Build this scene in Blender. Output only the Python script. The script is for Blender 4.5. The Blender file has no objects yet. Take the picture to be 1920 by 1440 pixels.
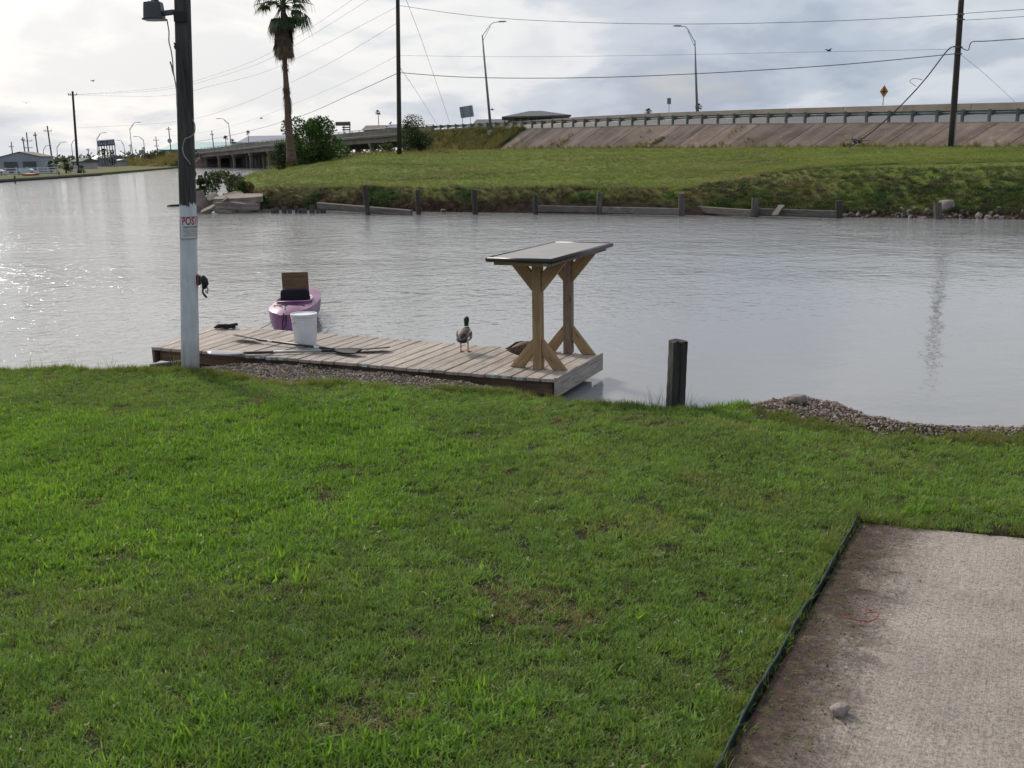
import bpy, bmesh, math, random
import numpy as np
from mathutils import Vector, Matrix, Euler, noise as mnoise
random.seed(7); RNG = np.random.default_rng(11)
SC = bpy.context.scene
COL = SC.collection
R = math.radians

# ---------------------------------------------------------------- camera
F = 1900.0; CAMH = 2.15                      # focal length in photo pixels (1920 wide), eye height over the dock
PITCH = math.atan(437 / F); ROLL = R(1.0)
FWD = Vector((0, math.cos(PITCH), -math.sin(PITCH)))
_u = Vector((0, math.sin(PITCH), math.cos(PITCH))); _r = Vector((1, 0, 0))
RIGHT = _r * math.cos(ROLL) - _u * math.sin(ROLL)
UP = _u * math.cos(ROLL) + _r * math.sin(ROLL)
cam_d = bpy.data.cameras.new('camera'); cam = bpy.data.objects.new('camera', cam_d); COL.objects.link(cam)
cam_d.sensor_width = 36; cam_d.lens = 36 * F / 1920; cam_d.clip_start = 0.05; cam_d.clip_end = 8000
M = Matrix((RIGHT, UP, -FWD)).transposed().to_4x4(); M.translation = (0, 0, CAMH); cam.matrix_world = M
cam_d.dof.use_dof = True; cam_d.dof.focus_distance = 13.0; cam_d.dof.aperture_fstop = 9.0
SC.camera = cam

# ---------------------------------------------------------------- light
SUN_AZ, SUN_EL = R(-33), R(32)               # azimuth from +Y towards +X
SUN_DIR = Vector((math.sin(SUN_AZ) * math.cos(SUN_EL), math.cos(SUN_AZ) * math.cos(SUN_EL), math.sin(SUN_EL)))
world = bpy.data.worlds.new('World'); SC.world = world; world.use_nodes = True
def build_world():
    nt = world.node_tree; N = nt.nodes; L = nt.links; N.clear()
    out = N.new('ShaderNodeOutputWorld'); bg = N.new('ShaderNodeBackground'); bg.inputs['Strength'].default_value = 0.1
    sky = N.new('ShaderNodeTexSky'); sky.sky_type = 'NISHITA'; sky.sun_disc = False
    sky.sun_elevation = SUN_EL; sky.sun_rotation = SUN_AZ; sky.dust_density = 2.5; sky.air_density = 1.0
    tc = N.new('ShaderNodeTexCoord'); sep = N.new('ShaderNodeSeparateXYZ'); L.new(tc.outputs['Generated'], sep.inputs[0])
    def math_(op, a, b=None, clamp=False):
        n = N.new('ShaderNodeMath'); n.operation = op; n.use_clamp = clamp
        for i, x in enumerate((a, b)):
            if x is None: continue
            if isinstance(x, (int, float)): n.inputs[i].default_value = x
            else: L.new(x, n.inputs[i])
        return n.outputs[0]
    zz = math_('MAXIMUM', sep.outputs[2], 0.0); zz = math_('ADD', zz, 0.30)
    px = math_('DIVIDE', sep.outputs[0], zz); py = math_('DIVIDE', sep.outputs[1], zz)
    cmb = N.new('ShaderNodeCombineXYZ'); L.new(px, cmb.inputs[0]); L.new(py, cmb.inputs[1]); cmb.inputs[2].default_value = 3.1
    def fbm(scale, det, rough, dist=0.0, off=0.0):
        n = N.new('ShaderNodeTexNoise'); n.inputs['Scale'].default_value = scale; n.inputs['Detail'].default_value = det
        n.inputs['Roughness'].default_value = rough; n.inputs['Distortion'].default_value = dist
        mp = N.new('ShaderNodeMapping'); mp.inputs['Location'].default_value = (off, off * .7, 0); L.new(cmb.outputs[0], mp.inputs[0])
        L.new(mp.outputs[0], n.inputs['Vector']); return n.outputs['Fac']
    def ramp(x, stops):
        r = N.new('ShaderNodeValToRGB'); L.new(x, r.inputs[0]); e = r.color_ramp.elements
        while len(e) < len(stops): e.new(0.5)
        for k, (p, c) in enumerate(stops): e[k].position = p; e[k].color = (*c, 1)
        r.color_ramp.interpolation = 'EASE'
        return r.outputs[0]
    big = fbm(0.95, 4, 0.5, 0.2, 4.3); small = fbm(2.6, 5, 0.55, 0.3, 1.7)
    mixv = math_('ADD', math_('MULTIPLY', big, 0.58), math_('MULTIPLY', small, 0.42))
    tone = ramp(mixv, [(0.38, (0.60, 0.65, 0.75)), (0.455, (0.79, 0.83, 0.89)), (0.52, (1.07, 1.06, 1.05)), (0.60, (0.92, 0.93, 0.955))])
    # brightness falls off away from the veiled sun, as thin cloud scatters light forward
    dot = N.new('ShaderNodeVectorMath'); dot.operation = 'DOT_PRODUCT'; nrm = N.new('ShaderNodeVectorMath'); nrm.operation = 'NORMALIZE'
    L.new(tc.outputs['Generated'], nrm.inputs[0]); L.new(nrm.outputs[0], dot.inputs[0]); dot.inputs[1].default_value = SUN_DIR
    d = math_('MAXIMUM', dot.outputs['Value'], 0.0)
    lobe = math_('ADD', math_('MULTIPLY', math_('POWER', d, 3.0), SKY_LOBE), SKY_BASE)
    tint = ramp(math_('POWER', d, 1.3), [(0.0, (0.74, 0.84, 1.0)), (0.45, (0.86, 0.92, 1.0)), (0.9, (1.0, 0.985, 0.96))])
    tm = N.new('ShaderNodeVectorMath'); tm.operation = 'MULTIPLY'; L.new(tone, tm.inputs[0]); L.new(tint, tm.inputs[1]); tone = tm.outputs[0]
    vm = N.new('ShaderNodeVectorMath'); vm.operation = 'SCALE'; L.new(tone, vm.inputs[0]); L.new(lobe, vm.inputs['Scale'])
    cover = ramp(mixv, [(0.26, (0.55,) * 3), (0.42, (0.97,) * 3)])
    mix = N.new('ShaderNodeMix'); mix.data_type = 'RGBA'; L.new(cover, mix.inputs['Factor'])
    L.new(sky.outputs[0], mix.inputs['A']); L.new(vm.outputs[0], mix.inputs['B'])
    L.new(mix.outputs['Result'], bg.inputs['Color']); L.new(bg.outputs[0], out.inputs[0])
SKY_BASE, SKY_LOBE = 5.6, 3.3
build_world()
sun_d = bpy.data.lights.new('sun', 'SUN'); sun = bpy.data.objects.new('sun', sun_d); COL.objects.link(sun)
sun_d.energy = 2.5; sun_d.angle = R(10); sun_d.color = (1.0, 0.93, 0.82)
sun.rotation_euler = SUN_DIR.to_track_quat('Z', 'Y').to_euler()
vs = SC.view_settings; vs.view_transform = 'Standard'; vs.look = 'None'; vs.gamma = 1; vs.use_curve_mapping = False; vs.exposure = 0.28
SC.render.engine = 'CYCLES'
cy = SC.cycles; cy.use_denoising = True; cy.max_bounces = 6; cy.diffuse_bounces = 3; cy.glossy_bounces = 3; cy.transmission_bounces = 3; cy.transparent_max_bounces = 6
cy.sample_clamp_indirect = 4.0

# ---------------------------------------------------------------- projection helpers (photo pixel -> place in the world)
CAMP = Vector((0, 0, CAMH))
def ray(px, py): return FWD + RIGHT * ((px - 960) / F) - UP * ((py - 720) / F)
def G(px, py, z=0.0):
    d = ray(px, py); return CAMP + d * ((z - CAMH) / d.z)
def D(px, py, Y):
    d = ray(px, py); return CAMP + d * (Y / d.y)

# ---------------------------------------------------------------- object helpers
ORG = {}
def tag(o, label=None, cat=None, group=None, kind=None):
    if label: o['label'] = label
    if cat: o['category'] = cat
    if group: o['group'] = group
    if kind: o['kind'] = kind
    return o
def thing(name, label, cat, loc=(0, 0, 0), rz=0.0, group=None, world=False, rot=None):
    o = bpy.data.objects.new(name, None); COL.objects.link(o); o.empty_display_size = 0.1
    o.location = loc; o.rotation_euler = rot if rot else (0, 0, rz)
    ORG[o] = Vector(loc) if world else Vector((0, 0, 0))
    return tag(o, label, cat, group)
def frame_to(d, up=Vector((0, 0, 1))):
    x = Vector(d).normalized()
    if abs(x.dot(up)) > 0.98: up = Vector((0, 1, 0))
    y = up.cross(x).normalized(); z = x.cross(y)
    return Matrix((x, y, z)).transposed()
class MB:
    def __init__(s): s.v = []; s.f = []
    def add(s, vs, fs):
        b = len(s.v); s.v += [tuple(v) for v in vs]; s.f += [tuple(i + b for i in f) for f in fs]; return s
    def box(s, c, size, Rm=None, taper=1.0):
        c = Vector(c); hx, hy, hz = [q / 2 for q in size]; pts = []
        for z in (-1, 1):
            k = taper if z > 0 else 1
            for x, y in ((-1, -1), (1, -1), (1, 1), (-1, 1)):
                p = Vector((x * hx * k, y * hy * k, z * hz))
                pts.append(c + (Rm @ p if Rm else p))
        return s.add(pts, [(3, 2, 1, 0), (4, 5, 6, 7), (0, 1, 5, 4), (1, 2, 6, 5), (2, 3, 7, 6), (3, 0, 4, 7)])
    def beam(s, p0, p1, w, h, up=Vector((0, 0, 1))):
        p0 = Vector(p0); p1 = Vector(p1); d = p1 - p0
        return s.box((p0 + p1) / 2, (d.length, w, h), frame_to(d, up))
    def tube(s, pts, rad, seg=8, cap=True, flat=None):
        pts = [Vector(p) for p in pts]; n = len(pts)
        if not isinstance(rad, (list, tuple)): rad = [rad] * n
        b = len(s.v); prev = None
        for i, p in enumerate(pts):
            d = (pts[min(i + 1, n - 1)] - pts[max(i - 1, 0)]).normalized()
            if prev is None:
                a = Vector((0, 0, 1)) if abs(d.z) < 0.9 else Vector((1, 0, 0)); x = d.cross(a).normalized()
            else: x = (prev - d * prev.dot(d)).normalized()
            prev = x; y = d.cross(x)
            for k in range(seg):
                t = 2 * math.pi * k / seg
                s.v.append(tuple(p + (x * math.cos(t) + y * math.sin(t) * (flat or 1)) * rad[i]))
        for i in range(n - 1):
            for k in range(seg):
                k2 = (k + 1) % seg
                s.f.append((b + i * seg + k, b + i * seg + k2, b + (i + 1) * seg + k2, b + (i + 1) * seg + k))
        if cap:
            s.f.append(tuple(b + k for k in range(seg))[::-1]); s.f.append(tuple(b + (n - 1) * seg + k for k in range(seg)))
        return s
    def lathe(s, prof, seg=24, c=(0, 0, 0)):
        c = Vector(c); b = len(s.v); n = len(prof)
        for r, z in prof:
            for k in range(seg):
                t = 2 * math.pi * k / seg; s.v.append((c.x + r * math.cos(t), c.y + r * math.sin(t), c.z + z))
        for i in range(n - 1):
            for k in range(seg):
                k2 = (k + 1) % seg; s.f.append((b + i * seg + k, b + i * seg + k2, b + (i + 1) * seg + k2, b + (i + 1) * seg + k))
        s.f.append(tuple(b + k for k in range(seg))[::-1]); s.f.append(tuple(b + (n - 1) * seg + k for k in range(seg)))
        return s
    def loft(s, rings, cap=True):
        b = len(s.v); n = len(rings); m = len(rings[0])
        for r in rings: s.v += [tuple(p) for p in r]
        for i in range(n - 1):
            for k in range(m):
                k2 = (k + 1) % m; s.f.append((b + i * m + k, b + i * m + k2, b + (i + 1) * m + k2, b + (i + 1) * m + k))
        if cap:
            s.f.append(tuple(b + k for k in range(m))[::-1]); s.f.append(tuple(b + (n - 1) * m + k for k in range(m)))
        return s
    def prism(s, poly, h, Mx=None):
        n = len(poly); Mx = Mx or Matrix.Identity(4)
        pts = [Mx @ Vector((x, y, 0)) for x, y in poly] + [Mx @ Vector((x, y, h)) for x, y in poly]
        return s.add(pts, [tuple(range(n))[::-1], tuple(range(n, 2 * n))] + [(i, (i + 1) % n, n + (i + 1) % n, n + i) for i in range(n)])
    def mesh(s, name, mat, off=Vector((0, 0, 0)), smooth=False, bevel=0.0, fix=True):
        me = bpy.data.meshes.new(name)
        vv = [(x - off.x, y - off.y, z - off.z) for x, y, z in s.v] if off.length else s.v
        me.from_pydata(vv, [], s.f); me.update()
        if bevel or fix:
            bm = bmesh.new(); bm.from_mesh(me)
            if fix: bmesh.ops.recalc_face_normals(bm, faces=bm.faces)
            if bevel: bmesh.ops.bevel(bm, geom=list(bm.edges), offset=bevel, segments=1, affect='EDGES', profile=0.5)
            bm.to_mesh(me); bm.free()
        if smooth: me.polygons.foreach_set('use_smooth', [True] * len(me.polygons))
        if mat: me.materials.append(mat)
        return me
    def build(s, name, mat, parent=None, smooth=False, bevel=0.0, loc=None, fix=True):
        off = ORG[parent] if parent else (Vector(loc) if loc is not None else Vector((0, 0, 0)))
        o = bpy.data.objects.new(name, s.mesh(name, mat, off, smooth, bevel, fix)); COL.objects.link(o)
        if parent: o.parent = parent; ORG[o] = ORG[parent]
        elif loc is not None: o.location = loc
        return o
_BOX = {}
def timber(name, p0, p1, w, h, mat, parent=None, up=Vector((0, 0, 1)), bevel=0.004, roll=0.0):
    """a squared timber: its own object, grain along its own x axis"""
    off = ORG[parent] if parent else Vector((0, 0, 0))
    p0 = Vector(p0) - off; p1 = Vector(p1) - off; d = p1 - p0
    key = (round(d.length, 3), w, h, mat.name, bevel)
    if key not in _BOX: _BOX[key] = MB().box((0, 0, 0), (d.length, w, h)).mesh(name, mat, bevel=bevel)
    o = bpy.data.objects.new(name, _BOX[key]); COL.objects.link(o)
    if parent: o.parent = parent
    m = (frame_to(d, up) @ Matrix.Rotation(roll, 3, 'X')).to_4x4(); m.translation = (p0 + p1) / 2
    o.matrix_local = m; ORG[o] = Vector((0, 0, 0)); return o
def copy_tree(o, parent=None):
    c = o.copy(); COL.objects.link(c); c.parent = parent
    for ch in list(o.children): copy_tree(ch, c)
    return c
def text_mesh(s, size, align='LEFT', bold=0.0):
    cu = bpy.data.curves.new('txt', 'FONT'); cu.body = s; cu.size = size; cu.align_x = align; cu.resolution_u = 3; cu.offset = bold
    o = bpy.data.objects.new('txt', cu); COL.objects.link(o); bpy.context.view_layer.update()
    dg = bpy.context.evaluated_depsgraph_get(); me = bpy.data.meshes.new_from_object(o.evaluated_get(dg))
    vs = [tuple(v.co) for v in me.vertices]; fs = [tuple(p.vertices) for p in me.polygons]
    bpy.data.objects.remove(o); return vs, fs

# ---------------------------------------------------------------- materials
class NT:
    def __init__(s, name):
        s.m = bpy.data.materials.new(name); s.m.use_nodes = True; s.t = s.m.node_tree; s.N = s.t.nodes; s.L = s.t.links
        s.N.clear(); s.out = s.N.new('ShaderNodeOutputMaterial')
    def n(s, typ, **kw):
        x = s.N.new(typ)
        for k, v in kw.items(): setattr(x, k, v)
        return x
    def link(s, a, b): s.L.new(a, b)
    def math(s, op, a, b=None, clamp=False):
        n = s.n('ShaderNodeMath', operation=op, use_clamp=clamp)
        for i, x in enumerate((a, b)):
            if x is None: continue
            if isinstance(x, (int, float)): n.inputs[i].default_value = x
            else: s.link(x, n.inputs[i])
        return n.outputs[0]
    def coord(s, kind='Object', scale=(1, 1, 1), loc=None, rnd=False):
        if kind == 'World': src = s.n('ShaderNodeNewGeometry').outputs['Position']
        else: src = s.n('ShaderNodeTexCoord').outputs[kind]
        if rnd:
            oi = s.n('ShaderNodeObjectInfo'); va = s.n('ShaderNodeVectorMath', operation='ADD')
            sc = s.n('ShaderNodeVectorMath', operation='SCALE'); sc.inputs[0].default_value = (37, 91, 53); s.link(oi.outputs['Random'], sc.inputs['Scale'])
            s.link(src, va.inputs[0]); s.link(sc.outputs[0], va.inputs[1]); src = va.outputs[0]
        mp = s.n('ShaderNodeMapping'); mp.inputs['Scale'].default_value = scale
        if loc: mp.inputs['Location'].default_value = loc
        s.link(src, mp.inputs[0]); return mp.outputs[0]
    def noise(s, vec, scale=5, det=4, rough=0.55, dist=0.0):
        n = s.n('ShaderNodeTexNoise'); n.inputs['Scale'].default_value = scale; n.inputs['Detail'].default_value = det
        n.inputs['Roughness'].default_value = rough; n.inputs['Distortion'].default_value = dist; s.link(vec, n.inputs['Vector']); return n.outputs['Fac']
    def ramp(s, x, stops, interp='LINEAR'):
        r = s.n('ShaderNodeValToRGB'); s.link(x, r.inputs[0]); e = r.color_ramp.elements; r.color_ramp.interpolation = interp
        while len(e) < len(stops): e.new(0.5)
        for k, (p, c) in enumerate(stops):
            e[k].position = p; e[k].color = (*c, 1) if hasattr(c, '__len__') else (c, c, c, 1)
        return r.outputs[0]
    def mix(s, fac, a, b, blend='MIX'):
        n = s.n('ShaderNodeMix', data_type='RGBA', blend_type=blend)
        for k, x in (('Factor', fac), ('A', a), ('B', b)):
            if isinstance(x, (int, float)): n.inputs[k].default_value = x if k == 'Factor' else (x, x, x, 1)
            elif isinstance(x, tuple): n.inputs[k].default_value = (*x, 1)
            else: s.link(x, n.inputs[k])
        return n.outputs['Result']
    def bump(s, h, strength=0.3, dist=0.01):
        b = s.n('ShaderNodeBump'); b.inputs['Strength'].default_value = strength; b.inputs['Distance'].default_value = dist
        s.link(h, b.inputs['Height']); return b.outputs[0]
    def bsdf(s, col, rough=0.7, normal=None, metal=0.0, spec=None, ior=None):
        b = s.n('ShaderNodeBsdfPrincipled'); s.set(b.inputs['Base Color'], col); s.set(b.inputs['Roughness'], rough); s.set(b.inputs['Metallic'], metal)
        if spec is not None: b.inputs['Specular IOR Level'].default_value = spec
        if ior: b.inputs['IOR'].default_value = ior
        if normal is not None: s.link(normal, b.inputs['Normal'])
        return b
    def set(s, sock, x):
        if isinstance(x, tuple): sock.default_value = (*x, 1)
        elif isinstance(x, (int, float)): sock.default_value = x
        else: s.link(x, sock)
    def done(s, sh): s.link(sh.outputs[0] if hasattr(sh, 'outputs') else sh, s.out.inputs[0]); return s.m
def sc(c, k): return tuple(min(1, x * k) for x in c)
def pm(name, c1, c2=None, scale=6, rough=0.75, bump=0.25, bdist=0.01, coord='Object', stretch=(1, 1, 1), metal=0.0, det=5, rnd=0.12, lo=0.35, hi=0.65, spec=None, fine=0):
    """plain procedural surface: two-colour noise, fine relief, a little variation from object to object"""
    t = NT(name); c2 = c2 or sc(c1, 0.7)
    v = t.coord(coord, stretch, rnd=(coord == 'Object')); f = t.noise(v, scale, det, 0.6, 0.2)
    col = t.ramp(f, [(lo, c2), (hi, c1)])
    if fine:
        g = t.noise(v, fine, 3, 0.7); col = t.mix(0.55, col, t.ramp(g, [(0.3, 0.45), (0.7, 1.25)]), 'MULTIPLY')
    if rnd:
        oi = t.n('ShaderNodeObjectInfo'); k = t.math('ADD', t.math('MULTIPLY', oi.outputs['Random'], 2 * rnd), 1 - rnd)
        hs = t.n('ShaderNodeHueSaturation'); t.link(k, hs.inputs['Value']); t.link(col, hs.inputs['Color']); col = hs.outputs[0]
    nrm = t.bump(t.noise(v, scale * 4, 4, 0.65), bump, bdist) if bump else None
    return t.done(t.bsdf(col, rough, nrm, metal, spec))
def wood(name, c1, c2, crack=0.0, rough=0.8, grain=1.0, knots=True, rnd=0.16):
    t = NT(name); v = t.coord('Object', (1.2, 22 * grain, 22 * grain), rnd=True); f = t.noise(v, 3.2, 6, 0.62, 0.6)
    col = t.ramp(f, [(0.30, c2), (0.52, c1), (0.72, sc(c1, 1.18))])
    bl = t.noise(t.coord('Object', (2.0, 5, 5), rnd=True), 1.6, 3, 0.5); col = t.mix(0.5, col, t.ramp(bl, [(0.3, 0.62), (0.68, 1.15)]), 'MULTIPLY')
    if knots:
        vo = t.n('ShaderNodeTexVoronoi'); vo.inputs['Scale'].default_value = 1.0; t.link(t.coord('Object', (2.6, 11, 11), rnd=True), vo.inputs['Vector'])
        k = t.ramp(vo.outputs['Distance'], [(0.05, 1), (0.13, 0)]); col = t.mix(t.math('MULTIPLY', k, 0.7), col, sc(c2, 0.4))
    h = f
    if crack:
        cr = t.noise(t.coord('Object', (0.8, 30, 30), rnd=True), 2.2, 3, 0.5, 0.3); k = t.ramp(cr, [(0.34, 1), (0.40, 0)])
        col = t.mix(t.math('MULTIPLY', k, crack), col, sc(c2, 0.25)); h = t.math('SUBTRACT', f, t.math('MULTIPLY', k, 1.4))
    oi = t.n('ShaderNodeObjectInfo'); kk = t.math('ADD', t.math('MULTIPLY', oi.outputs['Random'], 2 * rnd), 1 - rnd)
    hs = t.n('ShaderNodeHueSaturation'); t.link(kk, hs.inputs['Value']); t.link(col, hs.inputs['Color'])
    return t.done(t.bsdf(hs.outputs[0], rough, t.bump(h, 0.35, 0.006), spec=0.3))
def leafy(name, c1, c2, c3=None, rough=0.55, trans=0.35, wscale=0.8, coord='World', vary=0.25, lo=0.35, hi=0.62, dry=None):
    """leaf or blade: reflects and lets light through; colour wanders in patches and from leaf to leaf"""
    t = NT(name); v = t.coord(coord); f = t.noise(v, wscale, 4, 0.6)
    col = t.ramp(f, [(lo, c2), (hi, c1)] + ([(0.8, c3)] if c3 else []))
    if dry:
        g = t.noise(t.coord(coord, loc=(7, 3, 0)), dry[1], 5, 0.62, 0.3); k = t.ramp(g, [(dry[2], 0), (dry[3], 1)]); col = t.mix(t.math('MULTIPLY', k, dry[4]), col, dry[0])
    ge = t.n('ShaderNodeNewGeometry'); oi = t.n('ShaderNodeObjectInfo')
    r = t.math('FRACT', t.math('ADD', ge.outputs['Random Per Island'], t.math('MULTIPLY', oi.outputs['Random'], 7.13)))
    rr_ = t.math('ADD', t.math('MULTIPLY', r, 0.5), t.math('MULTIPLY', oi.outputs['Random'], 0.5))
    kv = t.math('ADD', t.math('MULTIPLY', rr_, 2 * vary), 1 - vary)
    hs = t.n('ShaderNodeHueSaturation'); t.link(kv, hs.inputs['Value']); t.link(col, hs.inputs['Color'])
    r2 = t.math('FRACT', t.math('MULTIPLY', r, 17.3)); t.link(t.math('ADD', t.math('MULTIPLY', r2, 0.05), 0.475), hs.inputs['Hue'])
    col = hs.outputs[0]
    b = t.bsdf(col, rough, spec=0.35); tr = t.n('ShaderNodeBsdfTranslucent'); t.link(t.mix(1.0, col, (1.25, 1.2, 0.55), 'MULTIPLY'), tr.inputs['Color'])
    mx = t.n('ShaderNodeMixShader'); mx.inputs[0].default_value = trans; t.link(b.outputs[0], mx.inputs[1]); t.link(tr.outputs[0], mx.inputs[2])
    return t.done(mx)
MT = {}
MT['deck'] = wood('deck wood', (0.405, 0.345, 0.295), (0.22, 0.18, 0.15), crack=0.5, rnd=0.13)
MT['deck_dark'] = wood('damp wood', (0.17, 0.11, 0.07), (0.06, 0.04, 0.028))
MT['pine'] = wood('new pine', (0.385, 0.255, 0.135), (0.24, 0.15, 0.072), rnd=0.08)
MT['pine_grey'] = wood('weathered pine', (0.25, 0.18, 0.135), (0.13, 0.09, 0.068), crack=0.6, rnd=0.08)
MT['old'] = wood('old grey timber', (0.165, 0.148, 0.13), (0.065, 0.058, 0.05), crack=0.8, knots=False, rnd=0.2)
MT['old_dark'] = wood('old dark timber', (0.085, 0.075, 0.068), (0.03, 0.027, 0.025), crack=0.8, knots=False)
MT['postdark'] = pm('dark standing post', (0.085, 0.073, 0.065), (0.018, 0.015, 0.014), 2.6, 0.9, 0.8, 0.02, stretch=(17, 17, 0.7), det=7)
MT['postgrey'] = pm('grey standing post', (0.16, 0.14, 0.12), (0.05, 0.043, 0.037), 2.6, 0.9, 0.8, 0.02, stretch=(14, 14, 0.7), det=7)
MT['bladeblack'] = pm('paddle blade black', (0.020, 0.020, 0.022), (0.012, 0.012, 0.013), 6, 0.6, 0.05, spec=0.08)
MT['creosote'] = pm('dark pole wood', (0.06, 0.045, 0.036), (0.028, 0.021, 0.018), 3, 0.85, 0.4, stretch=(14, 14, 0.7))
MT['farpole'] = pm('far pole wood', (0.10, 0.085, 0.075), (0.06, 0.05, 0.045), 2, 0.85, 0)
MT['concrete'] = pm('concrete', (0.42, 0.38, 0.33), (0.27, 0.24, 0.21), 0.9, 0.9, 0.3, det=7, fine=14)
MT['bridge'] = pm('bridge concrete', (0.23, 0.205, 0.18), (0.14, 0.125, 0.11), 0.35, 0.9, 0.2, det=6, fine=3)
MT['barrier'] = pm('barrier concrete', (0.40, 0.33, 0.25), (0.28, 0.225, 0.165), 0.5, 0.9, 0.2, det=6)
MT['rubble'] = pm('rubble concrete', (0.30, 0.245, 0.20), (0.18, 0.14, 0.11), 2.2, 0.92, 0.6, 0.03, det=7, fine=22)
MT['asphalt'] = pm('asphalt', (0.15, 0.15, 0.155), (0.11, 0.11, 0.115), 0.6, 0.9, 0.2, coord='World')
MT['galv'] = pm('galvanised steel', (0.23, 0.27, 0.28), (0.15, 0.18, 0.185), 1.4, 0.5, 0.05, metal=0.55)
MT['galv_post'] = pm('weathered guard post', (0.135, 0.155, 0.145), (0.085, 0.10, 0.092), 2.0, 0.75, 0.15, metal=0.1)
MT['lampgrey'] = pm('lamp post grey', (0.22, 0.23, 0.25), (0.17, 0.18, 0.2), 1, 0.5, 0, metal=0.3)
MT['lamphead'] = pm('lamp head grey', (0.085, 0.088, 0.10), (0.06, 0.062, 0.07), 3, 0.5, 0.05, metal=0.2)
MT['black'] = pm('black plastic', (0.018, 0.018, 0.02), (0.010, 0.010, 0.012), 8, 0.42, 0.1)
MT['blackrub'] = pm('black rubber', (0.022, 0.021, 0.02), (0.012, 0.012, 0.012), 8, 0.75, 0.3)
MT['greyplastic'] = pm('grey plastic', (0.32, 0.33, 0.35), (0.24, 0.25, 0.27), 6, 0.4, 0.05)
MT['whiteplastic'] = pm('white plastic', (0.72, 0.72, 0.74), (0.58, 0.56, 0.55), 3.0, 0.45, 0.05, lo=0.3, hi=0.6)
MT['white'] = pm('white paint', (0.62, 0.63, 0.64), (0.50, 0.51, 0.52), 3, 0.6, 0.05)
MT['red'] = pm('red ink', (0.34, 0.02, 0.035), (0.27, 0.015, 0.03), 8, 0.6, 0)
MT['kayak'] = pm('kayak plastic', (0.33, 0.145, 0.285), (0.19, 0.06, 0.16), 3.5, 0.42, 0.06, lo=0.3, hi=0.62)
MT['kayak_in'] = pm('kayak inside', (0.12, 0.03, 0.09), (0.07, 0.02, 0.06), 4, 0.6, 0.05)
MT['foam'] = pm('seat foam', (0.016, 0.018, 0.024), (0.010, 0.011, 0.015), 5, 0.8, 0.2)
MT['plywood'] = wood('old plywood', (0.17, 0.105, 0.06), (0.07, 0.045, 0.03), knots=False)
MT['rope'] = pm('rope', (0.30, 0.27, 0.22), (0.17, 0.15, 0.12), 60, 0.9, 0.3)
MT['cable'] = pm('cable', (0.33, 0.32, 0.29), (0.22, 0.21, 0.19), 12, 0.7, 0.1)
MT['wire'] = pm('wire', (0.045, 0.045, 0.048), (0.03, 0.03, 0.032), 3, 0.7, 0)
MT['edging'] = pm('green edging plastic', (0.007, 0.028, 0.026), (0.003, 0.014, 0.013), 14, 0.45, 0.3)
MT['laminate'] = pm('laminate', (0.29, 0.255, 0.24), (0.23, 0.20, 0.19), 3, 0.34, 0.03)
MT['darkedge'] = pm('dark edge trim', (0.028, 0.022, 0.022), (0.018, 0.015, 0.015), 5, 0.4, 0.05)
MT['tagblue'] = pm('lumber tag', (0.42, 0.52, 0.55), (0.22, 0.30, 0.33), 60, 0.5, 0, lo=0.42, hi=0.55)
MT['roofdark'] = pm('dark shingle roof', (0.085, 0.088, 0.10), (0.06, 0.062, 0.07), 2, 0.85, 0.2)
MT['rooftan'] = pm('brown roof', (0.13, 0.10, 0.085), (0.10, 0.08, 0.07), 2, 0.85, 0.2)
MT['teal'] = pm('teal metal roof', (0.09, 0.30, 0.32), (0.07, 0.25, 0.27), 1, 0.5, 0.05)
MT['metalwall'] = pm('grey metal siding', (0.34, 0.35, 0.40), (0.30, 0.31, 0.36), 0.7, 0.6, 0.05)
MT['door'] = pm('dark roller door', (0.085, 0.09, 0.11), (0.065, 0.07, 0.085), 1, 0.6, 0.05)
MT['doorband'] = pm('door band', (0.14, 0.145, 0.17), (0.12, 0.125, 0.15), 1, 0.6, 0.05)
MT['wallpale'] = pm('pale wall', (0.45, 0.43, 0.42), (0.38, 0.36, 0.35), 0.6, 0.85, 0.05)
MT['wallblue'] = pm('slate wall', (0.16, 0.18, 0.24), (0.13, 0.15, 0.20), 0.6, 0.8, 0.05)
MT['glass'] = pm('dark glass', (0.03, 0.035, 0.04), (0.025, 0.03, 0.033), 1, 0.15, 0)
MT['signback'] = pm('sign back', (0.30, 0.31, 0.33), (0.26, 0.27, 0.29), 1.5, 0.5, 0, metal=0.3)
MT['signyellow'] = pm('sign yellow', (0.50, 0.21, 0.025), (0.44, 0.18, 0.02), 2, 0.5, 0)
MT['signnavy'] = pm('board navy', (0.05, 0.055, 0.10), (0.04, 0.045, 0.08), 2, 0.6, 0)
MT['boardtxt'] = pm('board lettering', (0.40, 0.41, 0.48), (0.34, 0.35, 0.42), 2, 0.6, 0)
MT['carwhite'] = pm('car paint white', (0.55, 0.56, 0.60), (0.5, 0.51, 0.55), 1, 0.25, 0)
MT['orange'] = pm('orange hull', (0.55, 0.10, 0.03), (0.45, 0.08, 0.02), 1, 0.4, 0)
MT['soil'] = pm('dark soil', (0.105, 0.070, 0.048), (0.045, 0.030, 0.022), 5, 0.95, 0.8, 0.02, coord='World', det=7, fine=40)
MT['gravel'] = pm('shell gravel', (0.42, 0.33, 0.28), (0.23, 0.175, 0.145), 3.0, 0.9, 0.5, 0.01, coord='World', rnd=0.38, fine=30)
MT['rock'] = pm('rock', (0.36, 0.30, 0.26), (0.20, 0.16, 0.14), 4, 0.92, 0.7, 0.03, det=7, fine=18)
MT['rockdark'] = pm('wet dark rock', (0.13, 0.10, 0.085), (0.05, 0.04, 0.034), 3, 0.85, 0.7, 0.03, det=7)
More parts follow.
